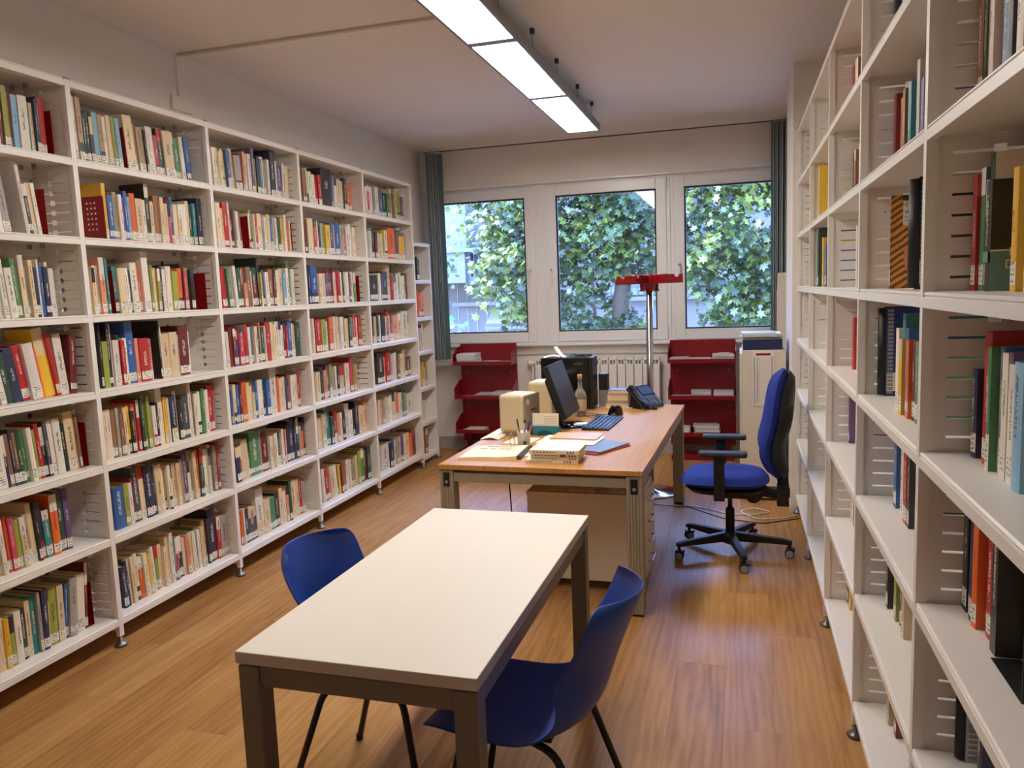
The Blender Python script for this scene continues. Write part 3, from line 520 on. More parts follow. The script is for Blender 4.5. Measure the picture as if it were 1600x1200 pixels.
(0, 3, 7):'o0 38610 245 209 146 74 -10;w0 38864 120 211 135 68 -10;x0 38991 379 211 138 71 -10;z1 39378 784 205 164 73 -10;w1 40171 741 301 190 69 -10;c1 40920 622 208 135 65 -10;g1 41549 674 207 158 74 -10;n0 42231 506 224 149 78 -10;c0 42745 328 242 151 74 -10;w0 43081 332 212 148 71 -10;q0 43421 298 238 144 67 -10;k0 43727 301 270 176 63 -10;c1 44036 701 255 177 75 -10;c0 44746 354 252 173 77 -10;r0 45108 359 258 181 79 -10;s0 45474 363 217 139 76 -10',
(0, 4, 1):'m0 48077 469 226 154 64 -20;w0 48554 380 242 136 75 -20;w0 48942 435 226 148 71 -20;w0 49385 341 211 148 68 -20;r0 49734 396 208 142 75 -20;r0 50138 402 217 144 64 -20;x1 50548 1474 273 167 68 0;b0 52031 374 219 138 81 0;w0 52413 324 219 155 66 0;c0 52745 553 223 161 64 0;c0 53306 564 218 149 76 0;z0 53878 399 240 142 63 0;o0 54284 702 216 160 67 0',
(0, 4, 2):'d0 47860 268 230 162 64 -10;x0 48136 271 220 163 78 -10;c1 48415 703 243 161 70 -10;p0 49126 379 245 157 65 -10;w0 49512 286 234 143 71 -10;x0 49806 239 212 163 70 -10;s0 50053 291 221 154 67 -10;h0 50352 345 222 149 74 -10;y0 50706 660 216 160 63 -10;b0 51374 517 231 150 67 -10;q0 51899 258 228 162 72 -10;b0 52165 641 236 145 68 -10;s0 52813 600 229 163 65 -10;p0 53421 329 207 143 72 -10;w0 53757 562 226 142 63 -10;w0 54327 456 245 142 78 -10;w0 54791 345 223 139 63 -10;c0 55144 468 213 144 82 -10',
(0, 4, 3):'n0 48147 211 269 171 74 -10;b1 48366 840 260 178 68 -10;s0 49213 174 239 144 78 -10;c0 49395 406 211 153 62 -10;c0 49809 366 214 144 62 -10;b0 50183 371 214 155 66 -10;r0 50562 231 228 157 68 -10;z0 50801 625 213 139 80 -10;r0 51434 190 229 157 76 -10;w0 51632 392 224 154 79 -10;r0 52031 397 233 141 64 -10;w0 52437 403 224 138 73 -10;k0 52848 252 235 149 69 -10;w0 53108 360 226 144 79 -10;w0 53477 419 227 155 74 -10;v0 53904 262 217 149 68 -10;c0 54174 429 229 139 75 -10;g0 54611 436 223 141 73 -10',
(0, 4, 4):'w0 48275 219 242 156 76 0;r1 48502 730 233 153 67 0;h0 49240 607 230 158 63 0;w0 49855 329 214 151 72 0;z0 50192 284 234 149 77 0;o0 50484 536 243 152 71 0;w0 51028 293 245 156 68 0;c0 51329 347 243 158 64 0;s0 51684 352 231 159 73 0;w0 52044 357 239 150 65 0;q0 52409 255 230 164 76 0;h0 52672 258 237 137 79 0;c0 52938 531 222 163 80 0;k0 53477 320 235 158 69 0;s0 53805 268 226 154 75 0;r0 54081 553 240 164 76 -3;w0 54642 162 225 155 72 -5;r0 54812 509 227 164 63 -8;g0 55329 283 218 136 72 -10',
(0, 4, 5):'c0 48173 487 205 165 67 0;k0 48668 547 234 159 77 0;q0 49223 454 205 149 68 0;v0 49685 409 241 139 80 0;h0 50102 362 244 144 73 0;s0 50471 366 208 151 71 0;w0 50845 208 223 163 68 0;x0 51061 429 224 158 68 0;c0 51498 603 215 138 70 0;n0 52109 330 215 154 82 0;c0 52447 680 226 155 75 0;p0 53135 518 263 168 69 0;h0 53661 348 206 147 64 0;q0 54017 412 205 145 75 0',
(0, 4, 6):'c0 48169 444 224 144 80 -20;c0 48621 503 244 163 68 -20;e1 49131 722 271 180 81 -20;k0 49862 418 208 155 68 -10;r0 50287 478 241 136 76 -10;q0 50773 431 219 140 69 -10;w0 51212 325 214 146 72 -10;x0 51545 442 216 163 70 -10;w1 51995 738 265 184 77 -10;w0 52741 578 206 138 80 -10;x0 53327 229 213 158 77 -10;n0 53564 533 265 179 72 0;c0 54105 542 222 142 66 0;c0 54655 364 210 164 63 0;q0 55028 368 243 147 69 0',
(0, 4, 7):'w0 48127 302 245 152 66 -40;r0 48437 577 231 162 68 -40;s0 49022 267 229 139 76 -40;c0 49297 550 238 154 68 -40;w0 49854 323 234 143 68 -40;v0 50185 375 218 155 82 -40;y0 50568 234 224 155 73 -40;d0 50810 236 215 138 64 -40;m0 51054 587 228 164 74 0;w0 51649 498 230 165 79 0;w0 52155 248 225 149 70 0;m0 52411 303 220 152 77 0;s0 52722 411 210 151 81 0;c0 53141 311 235 153 73 0;h0 53460 422 264 168 64 0;g0 53890 594 268 168 69 0;d0 54492 550 270 180 77 0;k0 55051 561 260 180 65 0',
(0, 5, 1):'w0 57483 317 225 150 69 -10;p0 57807 452 239 149 73 -10;w0 58268 526 231 147 74 -10;s0 58802 330 222 148 65 -10;w0 59140 679 240 146 68 -10;v0 59826 341 229 140 74 -10;e0 60175 558 223 136 77 -10;n0 60741 640 209 162 77 -10;g0 61388 652 208 154 64 -10;c0 62048 439 257 166 75 -10;m0 62495 445 223 145 65 -10;c0 62948 528 233 161 72 -10;h0 63484 772 239 160 74 -10;v0 64264 548 212 145 71 -10',
(0, 5, 2):'w0 57605 375 215 138 63 0;s0 57989 250 245 163 77 0;k0 58247 515 238 143 78 0;d0 58769 390 212 137 67 0;w0 59167 530 212 150 76 0;c0 59705 401 205 160 68 0;h0 60114 546 239 157 77 0;w0 60667 484 241 146 73 0;o1 61159 1365 264 166 68 0;v0 62533 813 215 139 71 0;y0 63354 1144 208 146 67 0;s0 64506 306 243 160 72 0',
(0, 5, 3):'x1 57657 1295 209 136 81 0;w0 58960 393 225 136 68 0;v0 59361 262 216 147 65 0;z0 59631 885 241 146 64 0;c0 60525 696 299 186 74 0;r0 61228 566 214 162 68 0;w0 61802 502 223 149 67 0;w0 62312 435 224 155 65 0;h0 62755 365 234 151 72 0;w0 63128 522 236 153 81 0;w0 63658 530 207 155 72 0;s0 64195 303 218 146 76 0;d0 64506 306 230 155 74 0',
(0, 5, 4):'d0 57660 232 213 143 81 0;c0 57901 356 217 142 78 0;k0 58265 360 232 162 73 0;w0 58633 240 224 143 69 0;x0 58881 748 220 139 62 0;w0 59637 377 211 158 68 0;r0 60023 382 243 142 69 0;w0 60412 387 217 149 75 0;m0 60807 526 210 143 72 0;q0 61341 1088 211 138 78 0;c0 62437 625 223 151 77 0;w0 63070 1296 240 163 68 0;w0 64374 438 207 148 80 0',
(0, 5, 5):'x1 57809 1221 256 175 68 0;q0 59038 414 213 149 79 0;r0 59460 729 252 183 64 0;s0 60197 367 228 156 68 0;q0 60572 372 207 163 80 0;w0 60953 377 232 148 63 0;l0 61338 317 238 141 74 0;m0 61662 519 214 151 63 0;c0 62189 731 212 162 71 0;c0 62928 541 241 159 72 0;d0 63685 1127 173 161 81 0',
(0, 5, 6):'c0 57758 333 216 150 78 0;q0 58099 337 212 163 80 0;s0 58445 400 207 142 71 0;c0 58853 347 231 144 69 0;w0 59208 593 217 150 74 0;w0 59809 482 225 149 76 0;c0 60298 490 243 159 71 0;c0 60797 371 242 153 74 0;o0 61176 441 237 141 76 0;w0 61624 513 222 136 65 0;e0 62145 389 232 143 69 0;h0 62542 394 206 155 62 0;b0 62944 331 219 155 71 0;w0 63283 1529 188 142 76 0',
(0, 5, 7):'w1 57857 1392 214 156 75 -20;n0 59257 621 216 153 62 0;b0 59886 376 237 165 74 0;c0 60270 380 214 148 77 0;s0 60658 583 228 142 68 0;c0 61250 392 227 162 74 0;v0 61650 534 229 155 72 0;w0 62192 335 230 143 70 0;c0 62535 831 232 136 70 0;o0 63374 635 212 156 69 0;d0 64017 795 231 159 72 0',
(1, 1, 2):'w1 15523 332 254 184 86 0;z1 15988 332 267 182 83 0;l1 16328 416 258 167 90 0;w1 16752 176 267 185 95 0;m1 16936 219 263 172 101 0;w1 17163 226 272 181 86 0;m1 17421 332 251 182 93 0;k1 17761 159 267 183 91 0;m1 17928 294 258 180 89 0',
(1, 1, 3):'w1 15039 332 264 171 96 0;y1 15646 271 215 137 92 0;x1 16767 322 207 146 82 0;x1 17097 182 211 154 86 0;w1 17302 332 265 177 101 0;g1 17642 280 241 142 94 0;r1 17931 291 232 157 87 0',
(1, 1, 4):'l1 14851 442 224 165 86 0;w1 15349 332 216 163 89 0;v1 15689 81 236 149 96 0;w1 15778 312 233 138 90 0;b1 16098 181 241 161 94 0;c1 16288 235 240 135 99 0;g1 16531 192 238 138 84 0;r1 16914 442 264 176 95 0;n1 17710 332 182 159 93 0',
(1, 1, 5):'n1 14396 332 212 151 96 0;q1 14736 166 212 145 87 0;w1 14909 170 233 148 86 0;w1 15087 237 219 164 99 0;m1 15332 310 209 164 88 0;x1 15823 332 242 145 87 0;r1 16446 442 222 139 100 0;o1 17031 332 213 151 86 0;n1 17371 241 232 153 87 0;x1 17890 332 234 149 90 0',
(1, 1, 6):'n1 16448 332 210 137 91 0;B1 17930 292 296 173 87 0',
(1, 2, 1):'w1 26469 332 216 163 99 0;n1 27090 332 226 158 87 0',
(1, 2, 2):'v1 23185 332 205 162 91 0;s1 23577 332 260 177 89 0;e1 24320 332 222 143 83 0;x1 24755 332 220 156 100 0;m1 25392 332 227 158 87 0;q1 26365 332 224 149 100 0;d1 26705 300 242 163 87 0',
(1, 2, 3):'B1 22282 442 297 190 57 0;w1 22732 266 229 159 67 0;G1 25651 274 274 179 61 0',
(1, 2, 4):'g1 21725 332 212 139 64 0;d1 22156 332 211 141 67 0;o1 22540 332 209 139 57 0;b1 22880 324 238 143 63 0;y1 23212 405 207 145 53 0;e1 23787 332 275 184 72 0;w1 24161 332 232 163 62 0;B1 26980 442 298 190 64 0',
(1, 2, 5):'x1 23819 332 241 159 91 0;r1 24170 442 222 147 90 0;w1 25008 332 234 143 97 0;b1 25938 442 271 183 95 0',
(1, 2, 6):'c1 24067 332 216 150 89 0;z1 24890 332 222 153 100 0;h1 25323 332 215 149 90 0;w1 25771 332 228 142 98 0;x1 26329 332 230 141 84 0',
(1, 2, 7):'d1 25356 332 231 162 99 0;c0 26109 332 211 137 90 0',
(1, 3, 1):'c0 34206 332 238 145 95 0;m0 34843 332 225 148 86 0;c0 35281 332 227 151 86 0;r0 36180 442 229 152 90 0',
(1, 3, 2):'w0 34863 332 230 146 100 0;m0 35521 332 217 147 91 0;x0 36290 332 215 152 95 0',
(1, 3, 3):'w0 31147 332 227 155 43 0',
(1, 3, 4):'w0 34417 332 211 143 96 0;r0 34969 442 215 163 87 0',
(1, 3, 5):'v0 36290 332 225 142 91 0',
(1, 3, 6):'m0 34578 332 213 164 98 0;w0 35277 332 211 146 97 0;c0 35900 332 212 136 101 0',
(1, 3, 7):'y0 35422 442 245 162 94 0;m0 36290 332 213 147 96 0',
(1, 4, 2):'y0 43240 442 267 174 23 0',
(1, 4, 3):'b0 40782 442 208 165 34 0;y0 42508 442 245 155 38 0;k0 43367 332 299 190 23 0',
}
ENDS=[(0, 1, 1, 2789, 0), (0, 1, 2, 2714, 0), (0, 1, 5, 2802, 0), (0, 1, 7, 2741, 0), (0, 2, 1, 3220, 0), (0, 2, 2, 3022, 1), (0, 2, 3, 3058, 0), (0, 2, 3, 3722, 0), (0, 3, 2, 4165, 0), (0, 3, 2, 4642, 0), (0, 4, 3, 5562, 0)]
# ------------------------------------------------------------------ bookcases
ZS = {0: 2.545, 1: 2.212, 2: 1.873, 3: 1.53, 4: 1.187, 5: .848, 6: .505, 7: .119}
XL, XR, PITCH = -2.771, .374, .919
def upright_mesh(dep, top, zb, name, slots=True):
    """steel side panel with its ladder of slots, local x = depth from the front"""
    mb = MB(); t = .004
    xs = [.02, .052, .126, .150, .19, dep]
    zs = [zb]; kinds = ['s']
    z = zb + .06
    while slots and z < top - .03:
        zs += [z - .011, z - .003, z + .003, z + .011]; kinds += ['q', 'l', 'q', 's']; z += .0425
    zs.append(top)
    hole = lambda i, r: (kinds[r] == 'l' and 1 <= i <= 3) or (kinds[r] == 'q' and i == 2)
    for r in range(len(zs) - 1):
        z0, z1 = zs[r], zs[r + 1]
        if kinds[r] == 's':
            for y, fl_ in ((-t, 0), (t, 1)):
                p = [(xs[0], y, z0), (xs[-1], y, z0), (xs[-1], y, z1), (xs[0], y, z1)]; mb.face(p[::-1] if fl_ else p)
            continue
        for i in range(5):
            if hole(i, r):
                for x, d in ((xs[i], i - 1), (xs[i + 1], i + 1)):
                    if not hole(d, r): mb.face([(x, -t, z0), (x, t, z0), (x, t, z1), (x, -t, z1)])
                for zz, rr in ((z0, r - 1), (z1, r + 1)):
                    if kinds[rr] == 's' or not hole(i, rr): mb.face([(xs[i], -t, zz), (xs[i + 1], -t, zz), (xs[i + 1], t, zz), (xs[i], t, zz)])
                continue
            for y, fl_ in ((-t, 0), (t, 1)):
                p = [(xs[i], y, z0), (xs[i + 1], y, z0), (xs[i + 1], y, z1), (xs[i], y, z1)]; mb.face(p[::-1] if fl_ else p)
    mb.face([(dep, -t, zb), (dep, t, zb), (dep, t, top), (dep, -t, top)])
    return mb.mesh(name, SHELF_W)
def bookcase(name, label, sx, xf, y0, n, dep, tops, base=.05, pitch=PITCH, slots=True, backs=True):
    """sx = +1: shelf depth runs towards -x (left wall); -1: towards +x"""
    top = tops[0] + .014
    b = thing(name, label, 'bookcase', (xf, y0, 0))
    if sx > 0: b.scale = (-1, 1, 1)
    up_me = upright_mesh(dep, top, base + .02, 'upright', slots)
    post = MB().box(0, .022, -.013, .013, base, top).box(dep - .02, dep, -.008, .008, base, top).mesh('post', SHELF_W)
    foot = MB().lathe([(.026, 0), (.03, .006), (.024, .014), (.008, .022), (.008, base + .01)], .012, 0, 16).mesh('foot', FOOT_M, True)
    cap = MB().box(-.001, .026, -.015, .015, top, top + .004).mesh('post_cap', DARK_STEEL)
    L = pitch - .0275
    prof = [(0, -.017), (.018, -.017), (.018, -.010), (dep - .012, -.010), (dep - .012, .016), (.005, .016), (.001, .0125), (.001, .0095), (.004, .0085), (.004, .0065), (0, .005)]
    sh = MB().prism(prof, 'y', -L / 2, L / 2).mesh('shelf', SHELF_W)
    br = MB().box(dep - .05, dep - .046, -.010, .010, -.030, -.011).mesh('shelf_bracket', mat('bracket_grey', (134, 128, 122), .5))
    bk = MB().box(dep - .011, dep - .007, -L / 2, L / 2 - .14, base + .06, top).mesh('back_panel', SHELF_B); bk2 = MB().box(dep - .011, dep - .007, L / 2 - .118, L / 2, base + .06, top).mesh('back_panel_strip', SHELF_B)
    rail = MB().box(dep - .03, dep - .012, -L / 2, L / 2, -.06, -.011).mesh('shelf_back_rail', SHELF_B)
    gp = MB().box(dep - .006, dep - .004, L / 2 - .142, L / 2 - .116, base + .06, top).mesh('back_gap_shade', mat('gap_shade_dark', (86, 80, 76), .8))  # dark strip painting in the shade of the gap between the back panels
    for i in range(n + 1):
        u = part('upright', up_me, b, (0, i * pitch, 0)); part('post', post, u); part('foot', foot, u); part('post_cap', cap, u)
    for i in range(n):
        for z in tops:
            s = part('shelf', sh, b, (0, (i + .5) * pitch, z)); part('shelf_bracket', br, s, (0, L / 2 - .07, 0)); part('shelf_bracket', br, s, (-.07, L / 2 - .07, 0))
            part('shelf_back_rail', rail, s)
        if backs: part('back_panel', bk, b, (0, (i + .5) * pitch, 0)); part('back_panel_strip', bk2, b, (0, (i + .5) * pitch, 0)); part('back_gap_shade', gp, b, (0, (i + .5) * pitch, 0))
    return b
ZT = [ZS[i] for i in range(8)]
Y0L, Y0R = 2.819 - PITCH, 2.759 - 2 * .9185
bookcase('bookcase', 'long white steel bookcase full of books along the left wall', 1, XL, Y0L, 5, .255, ZT)
bookcase('bookcase', 'long white steel bookcase with half empty shelves along the right side', -1, XR, Y0R, 5, .33, ZT, pitch=.9185)
ZN = [2.04, 1.70, 1.36, 1.045, .71, .385, .07]
bookcase('bookcase', 'narrow lower white bookcase at the window end of the left wall', 1, -2.80, 6.56, 1, .22, ZN, pitch=.38, base=.02, slots=False)

PAL = {'r': (184, 24, 36), 'd': (112, 16, 28), 'o': (232, 104, 36), 'y': (236, 188, 48), 'c': (230, 206, 166), 't': (176, 148, 116), 'w': (238, 230, 218), 's': (166, 162, 156), 'z': (66, 72, 82), 'x': (28, 26, 28),
       'n': (28, 38, 78), 'b': (38, 96, 168), 'l': (134, 182, 208), 'e': (46, 132, 138), 'g': (74, 136, 84), 'k': (24, 72, 58), 'h': (154, 164, 66), 'v': (102, 72, 130), 'p': (200, 60, 98), 'q': (230, 152, 122), 'm': (146, 98, 62),
       'B': (34, 52, 112), 'G': (196, 132, 52)}
CNAME = {'r': 'red', 'd': 'maroon', 'o': 'orange', 'y': 'yellow', 'c': 'cream', 't': 'tan', 'w': 'white', 's': 'grey', 'z': 'slate', 'x': 'black', 'n': 'navy', 'b': 'blue', 'l': 'pale-blue', 'e': 'teal', 'g': 'green', 'k': 'bottle-green', 'h': 'olive', 'v': 'purple', 'p': 'pink', 'q': 'salmon', 'm': 'brown', 'B': 'blue', 'G': 'ochre'}
ORD = 'first second third fourth fifth sixth seventh eighth ninth tenth eleventh twelfth thirteenth fourteenth fifteenth sixteenth seventeenth eighteenth nineteenth twentieth'.split()
ORD += ['twenty-' + x for x in ORD[:9]] + ['thirtieth'] + ['thirty-' + x for x in ORD[:9]]
ROWN = {1: 'top shelf', 2: 'second shelf down', 3: 'third shelf down', 4: 'fourth shelf down', 5: 'fifth shelf down', 6: 'sixth shelf down', 7: 'bottom shelf'}
def bayname(s, b): return (['first', 'second', 'third', 'fourth', 'fifth'][b - 1] + ' left bay') if s == 0 else (['nearest', 'second', 'third', 'fourth', 'farthest'][b - 1] + ' right bay')
bseed = [0]
def jit(c, rng, a=.12):
    j = 1 + rng.uniform(-a, a); return tuple(max(0, min(1, q * j * (1 + rng.uniform(-.05, .05)))) for q in c[:3]) + (1,)
def book_geo(side, t, h, d, code, rng, segs, cov, pag, lab, o=(0, 0, 0), lean=0.0, mi=(0, 0, 0)):
    """writes cover, page block and label of one book; o = bottom corner of the spine; side 0 faces +x, 1 faces -x"""
    sg = 1 if side == 0 else -1
    ca, sa = math.cos(lean), math.sin(lean); lift = t * sa if lean > 0 else 0
    def W(dx, y, z):      # dx: outwards from the spine plane
        yy, zz = y * ca + z * sa, z * ca - y * sa
        return (o[0] + sg * dx, o[1] + yy, o[2] + zz + lift)
    def F(mb, pts, m, col=None, uv=None):
        if sg < 0: pts = pts[::-1]; uv = uv[::-1] if uv else None
        mb.face([W(*p) for p in pts], m, col, uv)
    bseed[0] += 1; sd = bseed[0] % 97 + 1
    base = jit(lin(*PAL[code]), rng)
    cols = [base] * 3; zl = [0, h * .3, h * rng.uniform(.6, .8), h]
    if rng.random() < .22:
        alt = jit(lin(*PAL[rng.choice('wwwcxnrk')]), rng); cols[rng.choice((0, 2, 2))] = alt
    bul = min(.0035, t * .14) if rng.random() < .6 else .0006
    arc = [(bul * math.sin(PI * k / segs), t * k / segs) for k in range(segs + 1)]
    for b in range(3):
        for k in range(segs):
            (x0, y0), (x1, y1) = arc[k], arc[k + 1]
            F(cov, [(x0, y0, zl[b]), (x1, y1, zl[b]), (x1, y1, zl[b + 1]), (x0, y0, zl[b + 1])], mi[0], cols[b],
              [(sd + .001 + .998 * k / segs, zl[b] / h), (sd + .001 + .998 * (k + 1) / segs, zl[b] / h), (sd + .001 + .998 * (k + 1) / segs, zl[b + 1] / h), (sd + .001 + .998 * k / segs, zl[b + 1] / h)])
    side_c = jit(base, rng, .05); ct = min(.0022, t * .2)
    for y, fl_ in ((0, 0), (t, 1)):
        p = [(0, y, 0), (0, y, h), (-d, y, h), (-d, y, 0)]; F(cov, p[::-1] if fl_ else p, mi[0], side_c)
    for y0, y1 in ((0, ct), (t - ct, t)): F(cov, [(0, y0, h), (0, y1, h), (-d, y1, h), (-d, y0, h)], mi[0], side_c)
    F(cov, [(x, y, h) for x, y in arc] + [(-ct, t - ct, h), (-ct, ct, h)], mi[0], cols[2]); F(cov, [(-d, 0, 0), (-d, t, 0), (0, t, 0), (0, 0, 0)], mi[0], side_c)
    for y in (ct, t - ct):
        p = [(-ct, y, h - .005), (-ct, y, h), (-d, y, h), (-d, y, h - .005)]; F(cov, p if y == ct else p[::-1], mi[0], side_c)
    # page block
    z1 = h - .003; y0, y1, xa, xb = ct, t - ct, -ct, -(d - .004)
    F(pag, [(xa, y0, z1), (xa, y1, z1), (xb, y1, z1), (xb, y0, z1)], mi[1]); F(pag, [(xb, y0, .002), (xb, y0, z1), (xb, y1, z1), (xb, y1, .002)], mi[1]); F(pag, [(xa, y1, .002), (xa, y0, .002), (xb, y0, .002), (xb, y1, .002)], mi[1])
    if lab is not None:
        la, lb = (.012, .052) if rng.random() < .8 else (.02, .046); e = .0004
        ks = [(x + e, y) for x, y in arc]
        for k in range(segs):
            (x0, y0), (x1, y1) = ks[k], ks[k + 1]; a, c = sd + .001 + .998 * k / segs, sd + .001 + .998 * (k + 1) / segs
            F(lab, [(x0, y0, la), (x1, y1, la), (x1, y1, lb), (x0, y0, lb)], mi[2], None, [(a, 0), (c, 0), (c, 1), (a, 1)])
mass = MB(); rngb = random.Random(77); used = set()
specials = {}; bookobj = {}
for (s, b, r), data in BOOKS.items():
    rows = [x.split() for x in data.split(';')]; nn = len(rows)
    for i, q in enumerate(rows):
        code, ind = q[0][0], q[0][1] == '1'
        y, t, h, d, ins, ln = int(q[1]) / 1e4, int(q[2]) / 1e4, int(q[3]) / 1e3, int(q[4]) / 1e3, int(q[5]) / 1e3, math.radians(int(q[6]) / 10)
        h = min(h, .302)
        if s == 0: d = min(d, .222 - ins)
        if (s, b, r) == (1, 1, 5) and y < 1.58: ins += .045
        x = XL - ins if s == 0 else XR + ins
        z = ZS[r] + .0162
        if s == 1: d = min(.2, d + .02, .31 - ins)
        if code in 'BG': specials[(b, r, code)] = (x, y, t, h, d, z); continue
        lab = rngb.random() < .88
        if not ind:
            book_geo(s, t, h, d, code, rngb, 2, mass, mass, mass if lab else None, (x, y, z), ln, (0, 1, 2)); continue
        w = 'thick' if t > .03 else 'slim' if t < .013 else 'tall' if h > .262 else 'short' if h < .205 else 'mid-sized'
        nb = [CNAME[rows[j][0][0]] for j in (i - 1, i + 1) if 0 <= j < nn]
        if nn == 1: lb = f'{w} {CNAME[code]} book alone on {ROWN[r]}, {bayname(s, b)}'
        elif i == 0: lb = f'{w} {CNAME[code]} book at near end of {ROWN[r]}, {bayname(s, b)}'
        elif i == nn - 1: lb = f'{w} {CNAME[code]} book at window end of {ROWN[r]}, {bayname(s, b)}'
        else: lb = f'{w} {CNAME[code]} book between {nb[0]} and {nb[1]} ones, {ROWN[r]}, {bayname(s, b)}'
        if lb in used: lb = f'{w} {CNAME[code]} book, {ORD[nn - 1 - i]} from window end, {ROWN[r]}, {bayname(s, b)}'
        used.add(lb)
        cov, pag, la = MB(), MB(), MB()
        book_geo(s, t, h, d, code, rngb, 4, cov, pag, la if lab else None, (0, 0, 0), 0)
        o = cov.build('book', BOOK); o.location = (x, y, z + (t * math.sin(ln) if ln > 0 else 0)); o.rotation_euler = (-ln, 0, 0)
        bookobj[(s, b, r, i)] = (o, t, h, d)
        tag(o, lb, 'book', f'books on {ROWN[r]} of {bayname(s, b)}')
        pag.build('page_block', PAGES, o)
        if lab: la.build('spine_label', LABEL, o)
# a few books on the narrow bookcase
for zi, yy, items in ((1, 6.725, 'x2 x3'), (2, 6.725, 'o3 o2 q3 o2'), (3, 6.725, 'w2 r1 w2'), (4, 6.725, 'y4 c2 t3 h2'), (5, 6.725, 'w3 w1'), (6, 6.725, 'm6')):
    for it in items.split():
        t = int(it[1]) * .011
        book_geo(0, t, random.uniform(.19, .25), .11, it[0], rngb, 2, mass, mass, mass, (-2.845, yy, ZN[zi] + .0162), 0, (0, 1, 2)); yy += t + .001
tag(mass.build('books', [BOOK, PAGES, LABEL]), 'smaller books filling the far bays of the white bookcases', 'books', kind='stuff')
# metal bookends
bem = MB().box(-.135, 0, -.0008, .0008, 0, .20).box(-.135, 0, -.10, .0, -.00018, -.00003).mesh('bookend', RED_B)
BL = {(1, 1): 'on the top shelf of the first left bay', (1, 2): 'on the second shelf down of the first left bay', (1, 5): 'on the fifth shelf down of the first left bay', (1, 7): 'on the bottom shelf of the first left bay',
      (2, 1): 'on the top shelf of the second left bay', (2, 2): 'with pale dots, second shelf down of the second left bay', (2, 3): 'third shelf down, second left bay', (3, 2): 'second shelf down, third left bay', (4, 3): 'on the third shelf down of the fourth left bay'}
seen = {}
for (s, b, r, y, dots) in ENDS:
    k = seen.get((b, r), 0); seen[(b, r)] = k + 1
    two = sum(1 for e in ENDS if e[1] == b and e[2] == r) > 1
    o = bpy.data.objects.new('bookend', bem); COL.objects.link(o); 
    nx = [q.split() for q in BOOKS[(s, b, r)].split(';') if int(q.split()[1]) / 1e4 > y / 1000 - .004]
    ln = math.radians(int(nx[0][6]) / 10) if nx else 0
    yy = (int(nx[0][1]) / 1e4 - .0025) if nx and int(nx[0][1]) / 1e4 < y / 1000 + .02 else y / 1000
    o.location = (XL - (.055 if dots else .075), yy, ZS[r] + .0162); o.rotation_euler = (-ln if ln < 0 else 0, 0, 0); o.location.z += .1 * math.sin(max(0, -ln))
    pre = ('dark red metal bookend at the window end, ' if k else 'dark red metal bookend among the books, ') if two else 'dark red metal bookend '
    tag(o, pre + BL[(b, r)], 'bookend', 'red metal bookends')
    if dots:
        dm = MB()
        for i in range(3):
            for j in range(6): dm.lathe([(.005, -.0016), (.005, -.0009)], -.05 - i * .022, .05 + j * .024, 10, axis='y')
        d_ = dm.build('punched_dots', PAPER, o); d_['kind'] = 'stuff'
# spiral binders and the face-out handbook on the right bookcase
def spiral_binder(key, label, cover, facing=True):
    x, y, t, h, d, z = specials.get(key, (XR + .06, 1.775, .03, .285, .19, ZS[key[1]] + .0162)); h = .284; y += max(0, t - .035) * .35; t = max(.018, min(t, .035))
    b = thing('ring_binder', label, 'binder', (x, y, z)); d = .20
    MB().box(.012, d, 0, .0025, 0, h).box(.012, d, t - .0025, t, 0, h).build('cover', cover, b); MB().box(.014, d - .004, .003, t - .003, .002, h - .004).build('page_block', PAGES, b)
    cb = MB(); cb.lathe([(t * .48, .004), (t * .48, h - .004)], 0 + .008, t / 2, 14); cb.build('comb_spine', BLACK_P, b, smooth=True)
    tm = MB().box(.005, .022, -.001, .0, -.0045, .0045).mesh('comb_tooth', GREY_R)
    for i in range(22): part('comb_tooth', tm, b, (.012, 0, .012 + i * (h - .024) / 21))
    MB().box(.016, .05, -.0008, -.0002, .016, .075).build('call_label', LABEL if False else PAPER, b)
spiral_binder((2, 4, 'B'), 'blue binder with a black comb spine on the fourth shelf down, second right bay', NAVY if False else mat('binder_blue', (34, 54, 116), .4))
spiral_binder((2, 3, 'B'), 'black comb-bound binder beside the ochre handbook, third shelf down, second right bay', BLACK_G)
spiral_binder((1, 6, 'B'), 'black comb-bound binder on the sixth shelf down, nearest right bay', mat('binder_clear', (176, 184, 206), .3))
def stripes():
    k = N('handbook_stripes'); tc = k.n('ShaderNodeTexCoord'); mp = k.n('ShaderNodeMapping'); mp.inputs[2].default_value = (0, math.radians(32), 0); k.l(tc.outputs['Object'], mp.inputs[0])
    wv = k.n('ShaderNodeTexWave', bands_direction='Z'); wv.inputs['Scale'].default_value = 18; wv.inputs['Distortion'].default_value = 5; wv.inputs['Detail Scale'].default_value = .6; k.l(mp.outputs[0], wv.inputs[0])
    cr = k.n('ShaderNodeValToRGB'); e = cr.color_ramp.elements; e[0].position = .3; e[0].color = lin(120, 62, 24); e[1].position = .6; e[1].color = lin(214, 150, 62); k.l(wv.outputs[0], cr.inputs[0]); k.l(cr.outputs[0], k.b.inputs['Base Color']); k.b.inputs['Roughness'].default_value = .35
    return k.m
x, y, t, h, d, z = specials[(2, 3, 'G')]; h = .272; t = .014
g = thing('handbook', 'ochre striped handbook standing face out, third shelf down, second right bay', 'book', (x, y, z))
MB().box(0, .19, 0, .0015, 0, h).box(0, .19, t - .0015, t, 0, h).box(0, .0015, 0, t, 0, h).build('cover', stripes(), g); MB().box(.002, .186, .002, t - .002, .001, h - .003).build('page_block', PAGES, g)
MB().box(.032, .186, -.0006, -.0001, .185, .255).build('title_panel', PAPER, g); MB().box(.03, .188, -.0005, -.0001, .257, h).build('cover_band', mat('dark_band', (70, 44, 36), .5), g)
